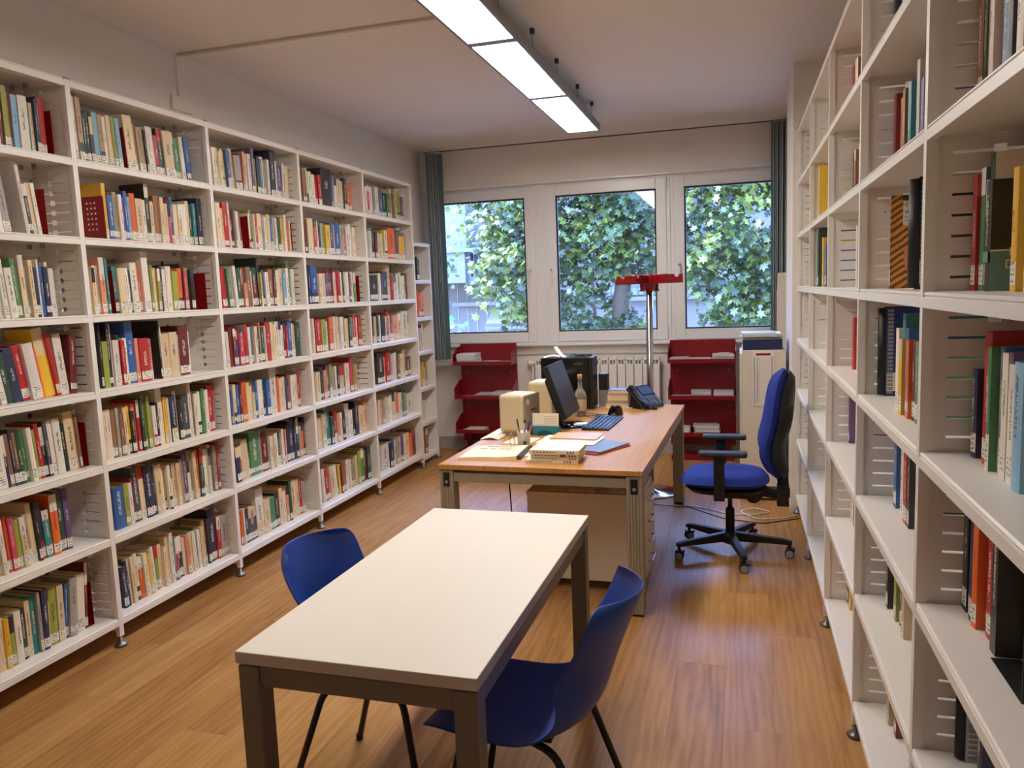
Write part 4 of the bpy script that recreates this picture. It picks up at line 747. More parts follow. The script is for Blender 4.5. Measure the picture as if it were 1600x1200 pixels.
mb = MB(); pts = [(.03 + .055 + .05 * math.cos(a), .09 + .062 * math.sin(a)) for a in [2 * PI * k / 24 for k in range(24)]]; mb.prism(pts, 'y', -.0006, -.0001); mb.build('cover_shape', mat('cover_pink', (206, 128, 112), .5), g)
ring = MB().tube([(.12 + .022 * math.cos(a), -.0008, .128 + .026 * math.sin(a)) for a in [2 * PI * k / 20 for k in range(20)]], .0008, 5, closed=True); ring.build('cover_ring', PAPER, g)
R9 = (PI / 2, 0, 0)
text('cover_title', 'Guida p', .018, (.036, -.0008, .237), R9, INK, g); text('cover_title', 'al photo', .018, (.036, -.0008, .219), R9, INK, g)
text('cover_subtitle', 'Prevenzione', .0085, (.036, -.0008, .205), R9, INK, g); text('cover_subtitle', 'e partecipaz', .0085, (.036, -.0008, .196), R9, INK, g)
MB().box(-.0006, -.0001, .002, t - .002, .012, .055).build('spine_label', PAPER, g)
# lettering on the nearest right-hand books
be = thing('bookend', 'black metal bookend with a flat foot, fifth shelf down, nearest right bay', 'bookend', (XR + .078, 1.575, ZS[5] + .0162))
MB().box(0, .05, -.165, 0, .0002, .0016).build('bookend_foot', BLACK_P, be); MB().box(0, .17, -.1675, -.1655, .0002, .16).build('bookend_plate', BLACK_P, be)
if True:      # two tone book: find the thick black one on that shelf
    nk = [k for k in bookobj if k[:3] == (1, 1, 3)]
    k = [q for q in nk if BOOKS[(1, 1, 3)].split(';')[q[3]][0] == 'x']
    if k:
        o, t, h, d = bookobj[k[0]]
        TT = mat('cover_teal', (104, 142, 138), .4)
        MB().box(.0, d, -.0005, -.0001, 0, h * .36).box(-.0042, -.0037, 0, t, .054, h * .36).build('teal_band', TT, o); MB().box(.0, d, -.0006, -.0001, h * .36, h * .375).build('band_line', PAPER_B, o)
        text('cover_title', 'MA', .022, (.030, -.0008, .066), R9, PAPER, o); text('cover_title', 'DE', .024, (.024, -.0008, .042), R9, PAPER, o)
# ------------------------------------------------------------------ tables
def table(name, label, loc, rz, w, l, h, top_t, leg, beam_h, m_top, m_edge, m_leg, gap, inset, groove=False):
    """origin on the floor at the front left corner; w along x, l along y"""
    t = thing(name, label, 'table' if name != 'desk' else 'desk', loc, (0, 0, rz))
    tp = MB().box(0, w, 0, l, h - top_t, h); o = tp.build('tabletop', [m_top, m_edge], t, bevel=.0025)
    for p in o.data.polygons:
        if abs(p.normal.z) < .5: p.material_index = 1
    zt = h - top_t - gap
    for (x, y) in ((inset, inset), (w - inset - leg, inset), (inset, l - inset - leg), (w - inset - leg, l - inset - leg)):
        m = MB()
        if groove:
            m.box(x + .004, x + leg - .004, y + .004, y + leg - .004, .012, zt)
            for k in range(5):
                q = k * leg / 5 + .002; e = leg / 5 - .004
                m.box(x + q, x + q + e, y, y + .004, .012, zt); m.box(x + q, x + q + e, y + leg - .004, y + leg, .012, zt)
                m.box(x, x + .004, y + q, y + q + e, .012, zt); m.box(x + leg - .004, x + leg, y + q, y + q + e, .012, zt)
        else: m.box(x, x + leg, y, y + leg, .012, zt)
        lg = m.build('leg', m_leg, t, bevel=0 if groove else .003)
        MB().box(x + .006, x + leg - .006, y + .006, y + leg - .006, 0, .013).build('foot_glide', BLACK_P, lg)
        if groove:
            cx = x + leg / 2; so = MB().box(cx - .017, cx + .017, y - .002, y + .002, zt - .085, zt - .012); so.build('end_socket', BLACK_P, lg, bevel=.002)
            MB().lathe([(.009, -.004), (.007, -.0015)], cx, zt - .06, 14, axis='y').build('socket_screw', GREY_R, lg).location = (0, y, 0)
    i0, i1 = inset + leg, w - inset - leg; j1 = l - inset - leg; bz = zt - beam_h - (.012 if groove else 0); bt = zt - (.012 if groove else 0)
    for (a, b, c, d) in ((i0, i1, inset + .006, inset + leg - .012), (i0, i1, l - inset - leg + .012, l - inset - .006), (inset + .006, inset + leg - .012, i0, j1), (w - inset - leg + .012, w - inset - .006, i0, j1)):
        MB().box(a, b, c, d, bz, bt).build('rail', m_leg, t, bevel=.002)
    cm = MB()
    for yy in (.3 * l, .7 * l): cm.box(inset + leg, w - inset - leg, yy - .02, yy + .02, zt - .02, h - top_t)
    cm.box(.05, .10, .05, l - .05, zt - .005, h - top_t).box(w - .10, w - .05, .05, l - .05, zt - .005, h - top_t)
    cm.build('top_support', DARK_STEEL, t)
    return t
table('reading_table', 'white topped reading table with taupe metal legs between the two blue chairs', (-1.203, 1.566, 0), math.radians(-.6), .638, 1.295, .72, .032, .058, .052, TABLE_W, TABLE_E, TAUPE, .006, .004)
table('desk', 'long beech topped office desk with sage metal legs in front of the windows', (-1.474, 3.622, 0), math.radians(-1.5), 1.042, 2.11, .72, .026, .074, .046, BEECH, BEECH, SAGE, .004, .006, groove=True)
DZ = .7202
# ------------------------------------------------------------------ blue shell chairs
def shell_chair(name, label, loc, rz):
    """faces +x, origin on the floor below the seat centre"""
    c = thing(name, label, 'chair', loc, (0, 0, rz), group='blue shell chairs at the reading table')
    prof = [(.235, .438), (.215, .452), (.15, .452), (.05, .440), (-.06, .432), (-.14, .440), (-.195, .475), (-.225, .53), (-.245, .60), (-.272, .675), (-.302, .745), (-.320, .79), (-.327, .81)]
    wid = [.185, .20, .212, .222, .228, .225, .214, .200, .192, .196, .205, .198, .150]
    nu = 14; P = []
    for (x, z), w in zip(prof, wid):
        for k in range(nu + 1):
            u = -1 + 2 * k / nu; back = max(0, min(1, (z - .46) / .12)) if x < -.1 else 0
            a = abs(u) ** 2.2
            bend = math.exp(-((x + .17) / .10) ** 2) * (1 if z < .62 else 0)
            P.append((x + .095 * a * back + .045 * a * bend, u * w, z + .014 * a * (1 - back) + .03 * a * bend))
    fs = [(i * (nu + 1) + k, i * (nu + 1) + k + 1, (i + 1) * (nu + 1) + k + 1, (i + 1) * (nu + 1) + k) for i in range(len(prof) - 1) for k in range(nu)]
    m = MB(); m.faces(P, fs); s = m.build('shell', BLUE_PL, c, smooth=True)
    so = s.modifiers.new('thick', 'SOLIDIFY'); so.thickness = .007; so.offset = 0
    sb_ = s.modifiers.new('sub', 'SUBSURF'); sb_.levels = 1; sb_.render_levels = 2
    for sy in (-1, 1):
        fl_ = arc_pts([(.02, sy * .10, .418), (.13, sy * .165, .418), (.215, sy * .215, .005)], .05)
        bl_ = arc_pts([(.0, sy * .10, .416), (-.13, sy * .165, .416), (-.265, sy * .225, .005)], .05)
        for q in (fl_, bl_):
            l = MB().tube(q, .0105, 10).build('leg', BLACK_P, c, smooth=True)
            e = q[-1]; MB().lathe([(.0125, 0), (.0125, .02)], e.x, e.y, 12).build('foot_cap', RUBBER, l)
    MB().box(-.10, .12, -.115, -.085, .412, .424).box(-.10, .12, .085, .115, .412, .424).box(-.02, .02, -.115, .115, .412, .422).build('seat_frame', BLACK_P, c)
    return c
shell_chair('shell_chair', 'blue shell chair on the bookcase side of the reading table, half hidden by it', (-1.062, 2.125, 0), math.radians(-3))
shell_chair('shell_chair', 'blue shell chair with its seat pushed under the camera side of the reading table', (-.565, 1.955, 0), math.radians(178))
# ------------------------------------------------------------------ office chair
oc = thing('office_chair', 'blue fabric office swivel chair with black armrests beside the desk', 'chair', (-.05, 4.62, 0))
def cushion(a, b, n, t_up, t_dn, fn, nr=9, ns=40, pw=4):
    P = []
    for side in (1, -1):
        for i in range(nr + 1):
            r = i / nr
            for k in range(ns):
                th = 2 * PI * k / ns; c, s = math.cos(th), math.sin(th)
                ex = a * math.copysign(abs(c) ** (2 / n), c) * r; ey = b * math.copysign(abs(s) ** (2 / n), s) * r
                z = side * (t_up if side > 0 else t_dn) * (max(0, 1 - r ** pw)) ** .5
                P.append(fn(ex, ey, z))
    fs = []
    off = (nr + 1) * ns
    for i in range(nr):
        for k in range(ns):
            q = (i * ns + k, i * ns + (k + 1) % ns, (i + 1) * ns + (k + 1) % ns, (i + 1) * ns + k)
            fs.append(q[::-1]); fs.append(tuple(off + z for z in q))
    m = MB(); m.faces(P, fs); return m
seat = cushion(.25, .235, 3.2, .05, .035, lambda x, y, z: (x - .03, y, .458 + z - .10 * max(0, -x - .14) ** 1.5 * 4 * .6)).build('seat', BLUE_FAB, oc, smooth=True)
cushion(.225, .21, 3.2, .01, .04, lambda x, y, z: (x - .025, y, .418 + z)).build('seat_pan', BLACK_P, oc, smooth=True)
def backf(x, y, z):       # x: along the height (-.31 .. .31), y: width, z: thickness outwards (to the sitter at -x)
    hgt = .78 + x; cx = .255 - .035 * math.exp(-((hgt - .64) / .12) ** 2) + .07 * max(0, hgt - .7) ** 1.2
    return (cx + .02 - z - 1.15 * y * y, y * (1 - .25 * max(0, (hgt - .75) / .35) ** 2), hgt)
cushion(.315, .215, 3.0, .056, .034, backf, pw=8).build('backrest', BLUE_FAB, oc, smooth=True)
def backs(x, y, z):
    a = backf(x * 1.0, y, z); return (a[0] + .034, a[1], a[2] - .005)
cushion(.305, .212, 3.0, .012, .034, backs, pw=8).build('back_shell', BLACK_P, oc, smooth=True)
sp_ = MB(); sp_.tube(arc_pts([(.10, 0, .395), (.30, 0, .36), (.295, 0, .42), (.275, 0, .62)], .06), .032, 10).box(.18, .33, -.035, .035, .355, .40).box(.26, .325, -.03, .03, .30, .42)
sp_.build('back_bracket', BLACK_P, oc, smooth=False)
MB().box(-.06, .18, -.075, .075, .345, .40).build('tilt_mechanism', BLACK_P, oc, bevel=.012)
MB().lathe([(.035, -.08), (.042, -.07), (.042, .07), (.035, .08)], .13, .365, 16, axis='y').build('tension_knob', BLACK_P, oc, smooth=True)
MB().lathe([(.014, .27), (.014, .37)], 0, 0, 16).build('gas_piston', BLACK_G, oc, smooth=True)
MB().lathe([(.026, .10), (.026, .265), (.022, .275), (.014, .276)], 0, 0, 18).build('gas_column', BLACK_P, oc, smooth=True)
for sy in (-1, 1):
    ar = MB().box(-.085, -.025, sy * .255 - .011, sy * .255 + .011, .39, .635); ar.box(-.085, -.025, min(sy * .10, sy * .262), max(sy * .10, sy * .262), .378, .398); ar = ar.build('armrest', BLACK_P, oc, bevel=.006)
    MB().box(-.165, .095, sy * .255 - .042, sy * .255 + .042, .632, .660).build('arm_pad', mat('arm_pad', (34, 36, 35), .7, bump=.1, scale=40) if sy < 0 else bpy.data.materials['arm_pad'], ar, bevel=.011)
    MB().box(-.06, -.05, sy * .255 - .018, sy * .255 + .018, .50, .53).build('arm_button', BLACK_G, ar)
ang0 = 67
hub = MB().lathe([(.02, .055), (.05, .07), (.055, .115), (.036, .135)], 0, 0, 20).build('base_hub', BLACK_P, oc, smooth=True)
am = MB(); pr = [(.03, .075), (.30, .078), (.345, .075), (.345, .098), (.30, .108), (.03, .132)]
am.prism(pr, 'y', -.019, .019); arm_me = am.mesh('base_arm', BLACK_P)
stem_me = MB().lathe([(.009, .05), (.009, .085)], .33, 0, 10).mesh('caster_stem', BLACK_P)
wh = MB().lathe([(.010, -.021), (.024, -.021), (.0255, -.017), (.0255, -.006), (.012, -.005)], 0, .0255, 18, axis='y').lathe([(.012, .005), (.0255, .006), (.0255, .017), (.024, .021), (.010, .021)], 0, .0255, 18, axis='y').lathe([(.008, -.012), (.008, .012)], 0, .0255, 10, axis='y')
wh_me = wh.mesh('caster', BLACK_P, True); rg_me = MB().lathe([(.015, -.0225), (.021, -.0225), (.021, -.0205), (.015, -.0205)], 0, .0255, 18, axis='y').mesh('caster_ring', GREY_R)
hd_me = MB().box(-.02, .028, -.02, .02, .044, .056).mesh('caster_hood', BLACK_P)
for k in range(5):
    a = math.radians(ang0 + 72 * k); o = part('base_arm', arm_me, oc, (0, 0, 0), (0, 0, a)); b = o.modifiers.new('b', 'BEVEL'); b.width = .006; b.segments = 2
    part('caster_stem', stem_me, o)
    yaw = random.uniform(-.6, .6) - a + (.4 if k == 2 else 0)
    ca = part('caster', wh_me, oc, (.33 * math.cos(a), .33 * math.sin(a), 0), (0, 0, a + yaw)); part('caster_ring', rg_me, ca); part('caster_hood', hd_me, ca)
# ------------------------------------------------------------------ drawer pedestal below the desk
pe = thing('drawer_pedestal', 'cream drawer pedestal on casters under the near end of the desk', 'drawer unit', (-1.085, 3.90, 0), (0, 0, math.radians(-1.5)))
PW, PD = .60, .43
MB().box(0, PW, 0, PD, .055, .50).build('carcass', CAB_W, pe, bevel=.003); MB().box(-.003, PW + .003, -.003, PD + .003,   .50, .523).build('top_board', CAB_W, pe, bevel=.002)
for i, (z0, z1) in enumerate(((.06, .165), (.169, .274), (.278, .383), (.387, .495))):
    d_ = MB().box(PW + .001, PW + .018, .004, PD - .004, z0, z1).build('drawer', CAB_W, pe, bevel=.002)
    MB().tube(arc_pts([(PW + .018, .15, z1 - .035), (PW + .04, .15, z1 - .035), (PW + .04, .28, z1 - .035), (PW + .018, .28, z1 - .035)], .012), .005, 8).build('drawer_handle', ALU, d_, smooth=True)
for x, y in ((.05, .05), (PW - .05, .05), (.05, PD - .05), (PW - .05, PD - .05)):
    part('caster', MB().lathe([(.02, -.016), (.024, -.012), (.024, .012), (.02, .016)], 0, .024, 14, axis='y').box(-.012, .012, -.02, .02, .04, .056).mesh('pedestal_caster', BLACK_P), pe, (x, y, 0))
pp = MB(); rp = random.Random(3)
G = [[(x * .05 + .12, y * .05 + .02,   .5245 + .012 * math.sin(x * 1.3 + y) ** 2 * (1 if 0 < y < 4 else .4)) for x in range(9)] for y in range(6)]
for y in range(5):
    for x in range(8): pp.face([G[y][x], G[y][x + 1], G[y + 1][x + 1], G[y + 1][x]])
o = pp.build('loose_paper', PAPER, None, smooth=True); o.location = pe.location; o.rotation_euler = pe.rotation_euler
o.modifiers.new('s', 'SOLIDIFY').thickness = .001; tag(o, 'crumpled white paper sheet lying on the drawer pedestal under the desk', 'paper')
# ------------------------------------------------------------------ white cabinet by the pier, its calendar and what lies on it
ca_ = thing('cabinet', 'tall white storage cabinet beside the pier with a wall calendar on its end', 'cabinet', (.025, 5.806, 0))
MB().box(0, .297, 0, .014, .02, 1.10).build('end_panel', CAB_W, ca_, bevel=.002); MB().box(0, .297, .015, .55, .02, 1.082).build('carcass', CAB_W, ca_); MB().box(0, .297, .015, .55, 1.084, 1.10).build('top_board', CAB_W, ca_, bevel=.002)
MB().box(.01, .287, .02, .54, 0, .02).build('plinth', DARK_STEEL, ca_)
for k in range(2):
    d_ = MB().box(-.016, -.001, .02 + k * .265, .28 + k * .265, .03, 1.075).build('door', CAB_W, ca_, bevel=.002); MB().box(-.03, -.016, .255 + k * .05, .265 + k * .05, .55, .67).build('door_handle', ALU, d_)
cl = thing('calendar', 'tall printed planner strip with a red header hung on the white cabinet', 'calendar', (.097, 5.803, .70))
MB().box(0, .144, -.004, 0, 0, .392).build('board', PAPER, cl); MB().box(.022, .122, -.0052, -.004, .362, .378).build('red_header', INK_R, cl)
for nme, xa, xb in (('edge_strip', .006, .018), ('edge_strip', .126, .138)): MB().box(xa, xb, -.0052, -.004, .012, .35).build(nme, mat('strip_grey', (190, 176, 190), .6) if xa < .1 else bpy.data.materials['strip_grey'], cl)
lnm = MB(); rg = random.Random(9)
for i in range(34):
    z = .025 + i * .0096; mi_ = (0 if i > 22 or i < 4 else (1 if i > 10 else 2))
    lnm.box(.028, .028 + rg.uniform(.006, .012), -.0052, -.004, z, z + .005, mi_)
    lnm.box(.044, .050, -.0052, -.004, z + .001, z + .004, 3); lnm.box(.056, .120, -.0046, -.004, z - .0006, z, 3)
o = lnm.build('printed_lines', [INK_T, INK_R, BLUE_I, mat('grey_ink', (150, 140, 140), .7)], cl); o['kind'] = 'stuff'
MB().box(.030, .118, -.006, -.005, .366, .374).build('header_print', mat('dark_red', (90, 14, 20), .6), cl)
bx = thing('box_file', 'dark blue document box lying on the white cabinet', 'box', (.03, 5.81, 1.1005)); MB().box(0, .27, 0, .32, 0, .075).build('body', NAVY, bx, bevel=.004); MB().box(.01, .26, -.001, .002, .006, .069).build('front_flap', NAVY, bx)
def wavy_sheet(name, label, loc, w, d, h, rz, m, grp=None, cat='paper', curl=.0, th=.004):
    pm_ = MB(); nx = 10; top = [(x / nx * w, curl * math.sin(x / nx * PI * .9) ** 2 + h * 0) for x in range(nx + 1)]
    poly = [(u, v) for u, v in top] + [(u, v + th) for u, v in top[::-1]]
    pm_.prism(poly, 'y', 0, d); o = pm_.build(name, m); o.location = loc; o.rotation_euler = (0, 0, rz); tag(o, label, cat, grp); return o
for i in range(7):
    wavy_sheet('magazine', ['lowest', 'sixth', 'fifth', 'fourth', 'third', 'second', 'topmost'][i] + ' magazine of the pile on the blue document box' + ('' if i in (0, 6) else ' counted from its top'), (.028 + random.uniform(-.012, .006), 5.815 + random.uniform(0, .01), 1.1762 + i * .0062), .25 + random.uniform(-.02, .02), .30, 0, random.uniform(-.05, .05), [mat('mag_%d' % i, random.choice([(170, 176, 174), (214, 200, 170), (120, 120, 124), (226, 220, 206)]), .45)], 'magazines on the blue document box', 'magazine', th=.006)
# ------------------------------------------------------------------ red magazine racks
def red_rack(label, x0):
    r = thing('magazine_rack', label, 'magazine rack', (x0, 7.335, 0), group='red metal magazine racks under the windows')
    W = .585; MB().box(0, W, -.012, 0, .10, 1.08).build('back_panel', RED_M, r, bevel=.002)
    chk = MB().prism([(-.23, 0), (-.012, 0), (-.012, .17), (-.06, .17), (-.23, .10)], 'x', 0, .004).mesh('cheek', RED_M)
    for z in (.885, .555, .215):
        s = MB().box(-.0, W, -.235, -.012, z, z + .006).box(0, W, -.238, -.232, z, z + .036).build('shelf', RED_M, r)
        part('cheek', chk, s, (-.004, 0, z)); part('cheek', chk, s, (W, 0, z))
    for z in (.80, .47):
        for x in (.06, W - .06): MB().lathe([(.006, -.0145), (.005, -.012)], 0, 0, 10, axis='y').build('screw', ALU, r).location = (x, 0, z)
    MB().box(.02, W - .02, -.24, -.01, 0, .045).build('base_plate', RED_M, r, bevel=.003)
    for x in (.04, W - .09): MB().box(x, x + .05, -.04, -.012, .045, .215).build('upright_foot', RED_M, r)
    return r
red_rack('red metal magazine rack by the bunched blind, behind the beige loudspeakers', -2.674)
red_rack('red metal magazine rack between the chrome stand and the white cabinet', -.61)
MAGM = [mat('mag_paper_%d' % i, c, .55, var=.05) for i, c in enumerate([(232, 232, 232), (214, 216, 220), (236, 228, 214), (198, 200, 206)])]
def pile(x0, z, w, n, label, d=.19, th=.009, curl=0, jx=.008):
    zz = z; from_top = ['topmost magazine', 'second magazine from the top', 'third magazine from the top', 'fourth magazine from the top', 'fifth magazine from the top', 'sixth magazine from the top', 'seventh magazine from the top', 'eighth magazine from the top', 'ninth magazine from the top', 'lowest magazine']
    for i in range(n):
        lb_ = ('single magazine' if n == 1 else from_top[n - 1 - i]) + ' of ' + label
        t_ = th * random.uniform(.7, 1.3)
        wavy_sheet('magazine', lb_, (x0 + random.uniform(-jx, jx), 7.112 + random.uniform(0, .012), zz + .0003), w + random.uniform(-.006, .006), d, 0, random.uniform(-.02, .02), MAGM[i % 4], 'magazines of ' + label, 'magazine', curl=curl * i, th=t_); zz += t_ + .0004
A = .8912; B = .5612; C_ = .2212
RR = 'cabinet-side red rack'; RL = 'blind-side red rack'
pile(-.60, A, .165, 4, 'the stand-side pile, top shelf, ' + RR); pile(-.425, A, .19, 3, 'the middle pile, top shelf, ' + RR); pile(-.222, A, .185, 7, 'the tallest pile, top shelf, ' + RR, curl=.0015)
pile(-.60, B, .165, 2, 'the thin pile, middle shelf, ' + RR, th=.006); pile(-.405, B, .165, 6, 'the centre pile, middle shelf, ' + RR); pile(-.215, B, .17, 6, 'the cabinet-end pile, middle shelf, ' + RR)
pile(-.60, C_, .17, 7, 'the stand-side pile, bottom shelf, ' + RR); pile(-.385, C_, .215, 10, 'the stepped pile, bottom shelf, ' + RR, jx=.016)
pile(-2.64, A, .19, 9, 'the tall pile, top shelf, ' + RL, th=.011); pile(-2.42, A, .15, 2, 'the thin middle pile, top shelf, ' + RL); pile(-2.25, A, .13, 3, 'the radiator-side pile, top shelf, ' + RL, th=.006)
pile(-2.64, B, .17, 1, 'the middle shelf, ' + RL, th=.004); pile(-2.47, B, .16, 4, 'the lower pile, middle shelf, ' + RL); pile(-2.30, B, .18, 6, 'the higher pile, middle shelf, ' + RL)
pile(-2.6, C_, .2, 3, 'the bottom shelf, ' + RL)
# ------------------------------------------------------------------ chrome coat stand with red arms
st = thing('coat_stand', 'chrome coat stand with a red hooked head behind the desk', 'coat stand', (-.655, 5.93, 0))
MB().lathe([(.215, 0), (.22, .006), (.20, .014), (.05, .024), (.045, .03)], 0, 0, 40).build('base', CHROME, st, smooth=True)
MB().lathe([(.026, .02), (.026, 1.56)], .0, 0, 24).build('pole', CHROME, st, smooth=True).rotation_euler = (0, math.radians(.6), 0)
for z in (.62, 1.16): MB().lathe([(.027, z), (.0275, z + .003), (.027, z + .006)], 0, 0, 24).build('pole_joint', ALU, st, smooth=True).rotation_euler = (0, math.radians(.6), 0)
MB().lathe([(.034, 1.55), (.042, 1.57), (.042, 1.665), (.036, 1.672)], .016, 0, 24).build('head', RED_M, st, smooth=True)
am_ = MB().prism([(.03, 1.60), (.245, 1.60), (.245, 1.66), (.235, 1.667), (.218, 1.667), (.213, 1.652), (.20, 1.644), (.187, 1.652), (.182, 1.667), (.12, 1.667), (.03, 1.66)], 'y', -.018, .018).mesh('arm', RED_M)
hk = MB().box(.10, .118, -.014, .014, 1.545, 1.60).box(.10, .135, -.014, .014, 1.545, 1.553).mesh('hook', RED_M)
for k in range(6):
    o = part('arm', am_, st, (.016, 0, 0), (0, 0, math.radians(8 + 60 * k))); part('hook', hk, o) if k % 3 == 1 else None; b = o.modifiers.new('b', 'BEVEL'); b.width = .005; b.segments = 2
# ------------------------------------------------------------------ on the desk
def at_desk(name, label, cat, x, y, rz=0, z=0, group=None): return thing(name, label, cat, (x, y, DZ + z), (0, 0, rz), group)
def loudspeaker(label, x, y, rz):
    s = at_desk('loudspeaker', label, 'loudspeaker', x, y, rz, group='beige desk loudspeakers')
    MB().box(-.10, .07, -.10, .10, .022, .25).build('cabinet', BEIGE, s, bevel=.022, seg=4)
    MB().box(.0695, .082, -.098, .098, .024, .248).build('grille', BEIGE_D, s, bevel=.006); MB().lathe([(.018, .082), (.016, .084), (.012, .083)], -.062, .205, 20, axis='x').build('volume_knob', BEIGE, s, smooth=True)
    MB().box(-.07, .05, -.075, .075, 0, .024).build('foot', BEIGE, s, bevel=.006); MB().box(.0815, .083, -.03, .05, .15, .158).build('badge', DARK_STEEL, s)
loudspeaker('beige desk loudspeaker with a grey grille nearest the desk edge', -1.268, 4.49, math.radians(-12)); loudspeaker('beige desk loudspeaker half hidden behind the dark monitor', -1.265, 5.14, math.radians(-6))
mo = at_desk('monitor', 'black desk monitor tilted back and turned toward the office chair', 'monitor', -1.03, 4.79)
tilt = Matrix.Translation((-.0, 0, .0)) @ Matrix.Rotation(math.radians(-19), 4, 'Y'); tm_ = Matrix.Translation((.025, 0, .075)) @ Matrix.Rotation(math.radians(-19), 4, 'Y')
MB().box(-.035, 0, -.215, .215, 0, .345, m=tm_).build('housing', BLACK_P, mo, bevel=.004); MB().box(-.001, .0012, -.205, .205, .026, .335, m=tm_).build('screen', SCREEN, mo); MB().box(0, .0016, .16, .18, .008, .014, m=tm_).build('power_button', GREY_R, mo)
MB().box(-.075, -.035, -.13, .13, .06, .27, m=tm_).build('rear_bulge', BLACK_P, mo, bevel=.015); MB().box(-.085, -.055, -.03, .03, .012, .22).build('stand_neck', BLACK_P, mo, bevel=.006)
MB().lathe([(.125, 0), (.125, .006), (.11, .014), (.03, .018)], 0.0, 0, 32).build('stand_base', BLACK_G, mo, smooth=True)
wavy_sheet('loose_paper', 'white slip of paper lying over the foot of the monitor', (-.985, 4.72, DZ + .0165), .09, .08, 0, .4, PAPER, th=.0008)
pc = at_desk('computer_tower', 'large black computer tower standing on the far end of the desk', 'computer', -1.375, 5.445, math.radians(-1))
MB().box(0, .352, 0, .185, .008, .372).build('case', BLACK_G, pc, bevel=.004); f_ = MB().box(.352, .378, .002, .183, .008, .375).build('front_panel', BLACK_P, pc, bevel=.006)
MB().box(.3775, .379, .03, .155, .22, .30).build('drive_bay', mat('drive_bay', (60, 26, 32), .25), f_); MB().box(.3775, .380, .03, .155, .08, .20).build('vent_grille', DARK_STEEL, f_); MB().lathe([(.008, .378), (.008, .381)], .09, .335, 14, axis='x').build('power_button', INK_R, f_)
MB().box(.24, .31, -.001, .0005, .325, .337).build('case_badge', DARK_STEEL, pc); MB().box(.02, .05, .02, .165, 0, .009).box(.29, .32, .02, .165, 0, .009).build('rubber_foot', RUBBER, pc)
cs_ = [(.085 * k / 12, .075 * (1 - k / 12) ** 1.7) for k in range(13)]
o = MB().prism(cs_ + [(u + .0012, v + .0012) for u, v in cs_[::-1]], 'y', 0, .05).build('paper_strip', PAPER); o.location = (-1.29, 5.50, DZ + .3745); o.rotation_euler = (0, 0, -.35)
tag(o, 'curled white paper strip standing on the black computer tower', 'paper')
wavy_sheet('loose_paper', 'small white paper lying flat on the computer tower', (-1.36, 5.47, DZ + .3725), .12, .13, 0, .2, PAPER, curl=.012, th=.001)
def tangle(name, label, cx, cy, cz, n, r, seed, tr=.0028, m=BLACK_P):
    rg_ = random.Random(seed); pts = []
    for i in range(n): pts.append((cx + rg_.uniform(-r, r) * 1.6, cy + rg_.uniform(-r, r), cz + tr + rg_.uniform(0, .018)))
    sm_ = []
    for i in range(n - 1):
        p0, p1, p2, p3 = [Vector(pts[max(0, min(n - 1, i + d))]) for d in (-1, 0, 1, 2)]
        for k in range(6):
            t_ = k / 6; v_ = .5 * ((2 * p1) + (-p0 + p2) * t_ + (2 * p0 - 5 * p1 + 4 * p2 - p3) * t_ ** 2 + (-p0 + 3 * p1 - 3 * p2 + p3) * t_ ** 3); v_.z = max(v_.z, cz + tr); sm_.append(v_)
    o = MB().tube(sm_, tr, 6).build(name, m, smooth=True); return tag(o, label, 'cable')
tangle('cable', 'black tangled cable lying on top of the computer tower', -1.10, 5.53, DZ + .373, 12, .05, 2); tangle('cable', 'thin black cable tangle on the desk between bottle and keyboard', -.93, 5.13, DZ, 12, .075, 6, .002)
sp2 = at_desk('loudspeaker', 'small black loudspeaker beside the computer tower', 'loudspeaker', -.955, 5.64); MB().box(-.03, .035, -.035, .045, .0, .24).build('cabinet', BLACK_P, sp2, bevel=.006); MB().box(.0345, .038, -.03, .04, .02, .15).build('grille', DARK_STEEL, sp2)
MB().box(-.031, .036, -.037, -.034, .0, .12).build('grey_panel', mat('grey_panel', (136, 132, 128), .5), sp2)
bo = at_desk('bottle', 'clear glass bottle with a cork stopper behind the monitor', 'bottle', -1.035, 5.165)
gb = N('bottle_glass'); gb.b.inputs['Base Color'].default_value = (.80, .80, .74, 1); gb.b.inputs['Roughness'].default_value = .05; gb.b.inputs['Transmission Weight'].default_value = .75
MB().lathe([(.002, .002), (.040, 0), (.042, .006), (.042, .135), (.036, .165), (.016, .195), (.0135, .245), (.016, .247), (.016, .256)], 0, 0, 24, cap=True).build('body', gb.m, bo, smooth=True); MB().lathe([(.011, .24), (.012, .257), (.0165, .258), (.0165, .282), (.015, .284)], 0, 0, 18).build('stopper', CORK, bo, smooth=True)
MB().lathe([(.0424, .04), (.0424, .12)], 0, 0, 24, cap=False).build('bottle_label', mat('bottle_label', (196, 180, 148), .6, var=.2, scale=30), bo, smooth=True)
tc_ = at_desk('desk_calendar', 'white card calendar with a teal base standing on the desk', 'calendar', -1.185, 4.44, math.radians(-2))
MB().prism([(0, 0), (.09, 0), (.09, .006), (.045, .058), (.0, .058)], 'x', 0, .158).build('teal_base', TEAL, tc_, bevel=.003); pn = MB().box(-.002, .160, .0, .0022, .052, .134, m=Matrix.Rotation(math.radians(-6), 4, 'X')).build('card', PAPER_B, tc_)
lm = MB()
for i in range(6): lm.box(.01 + (.06 if i else 0), .15, -.0006, 0, .064 + i * .010, .0655 + i * .010, m=Matrix.Rotation(math.radians(-6), 4, 'X'))
o = lm.build('printed_lines', mat('brown_ink', (150, 110, 96), .7), tc_); o['kind'] = 'stuff'
MB().prism([(.018 + .06 + .05 * math.cos(a), .004 + .028 * max(0, math.sin(a))) for a in [PI * k / 12 for k in range(13)]][::-1], 'y', -.0008, 0).build('scoop_print', mat('dark_teal', (16, 76, 92), .5), tc_)
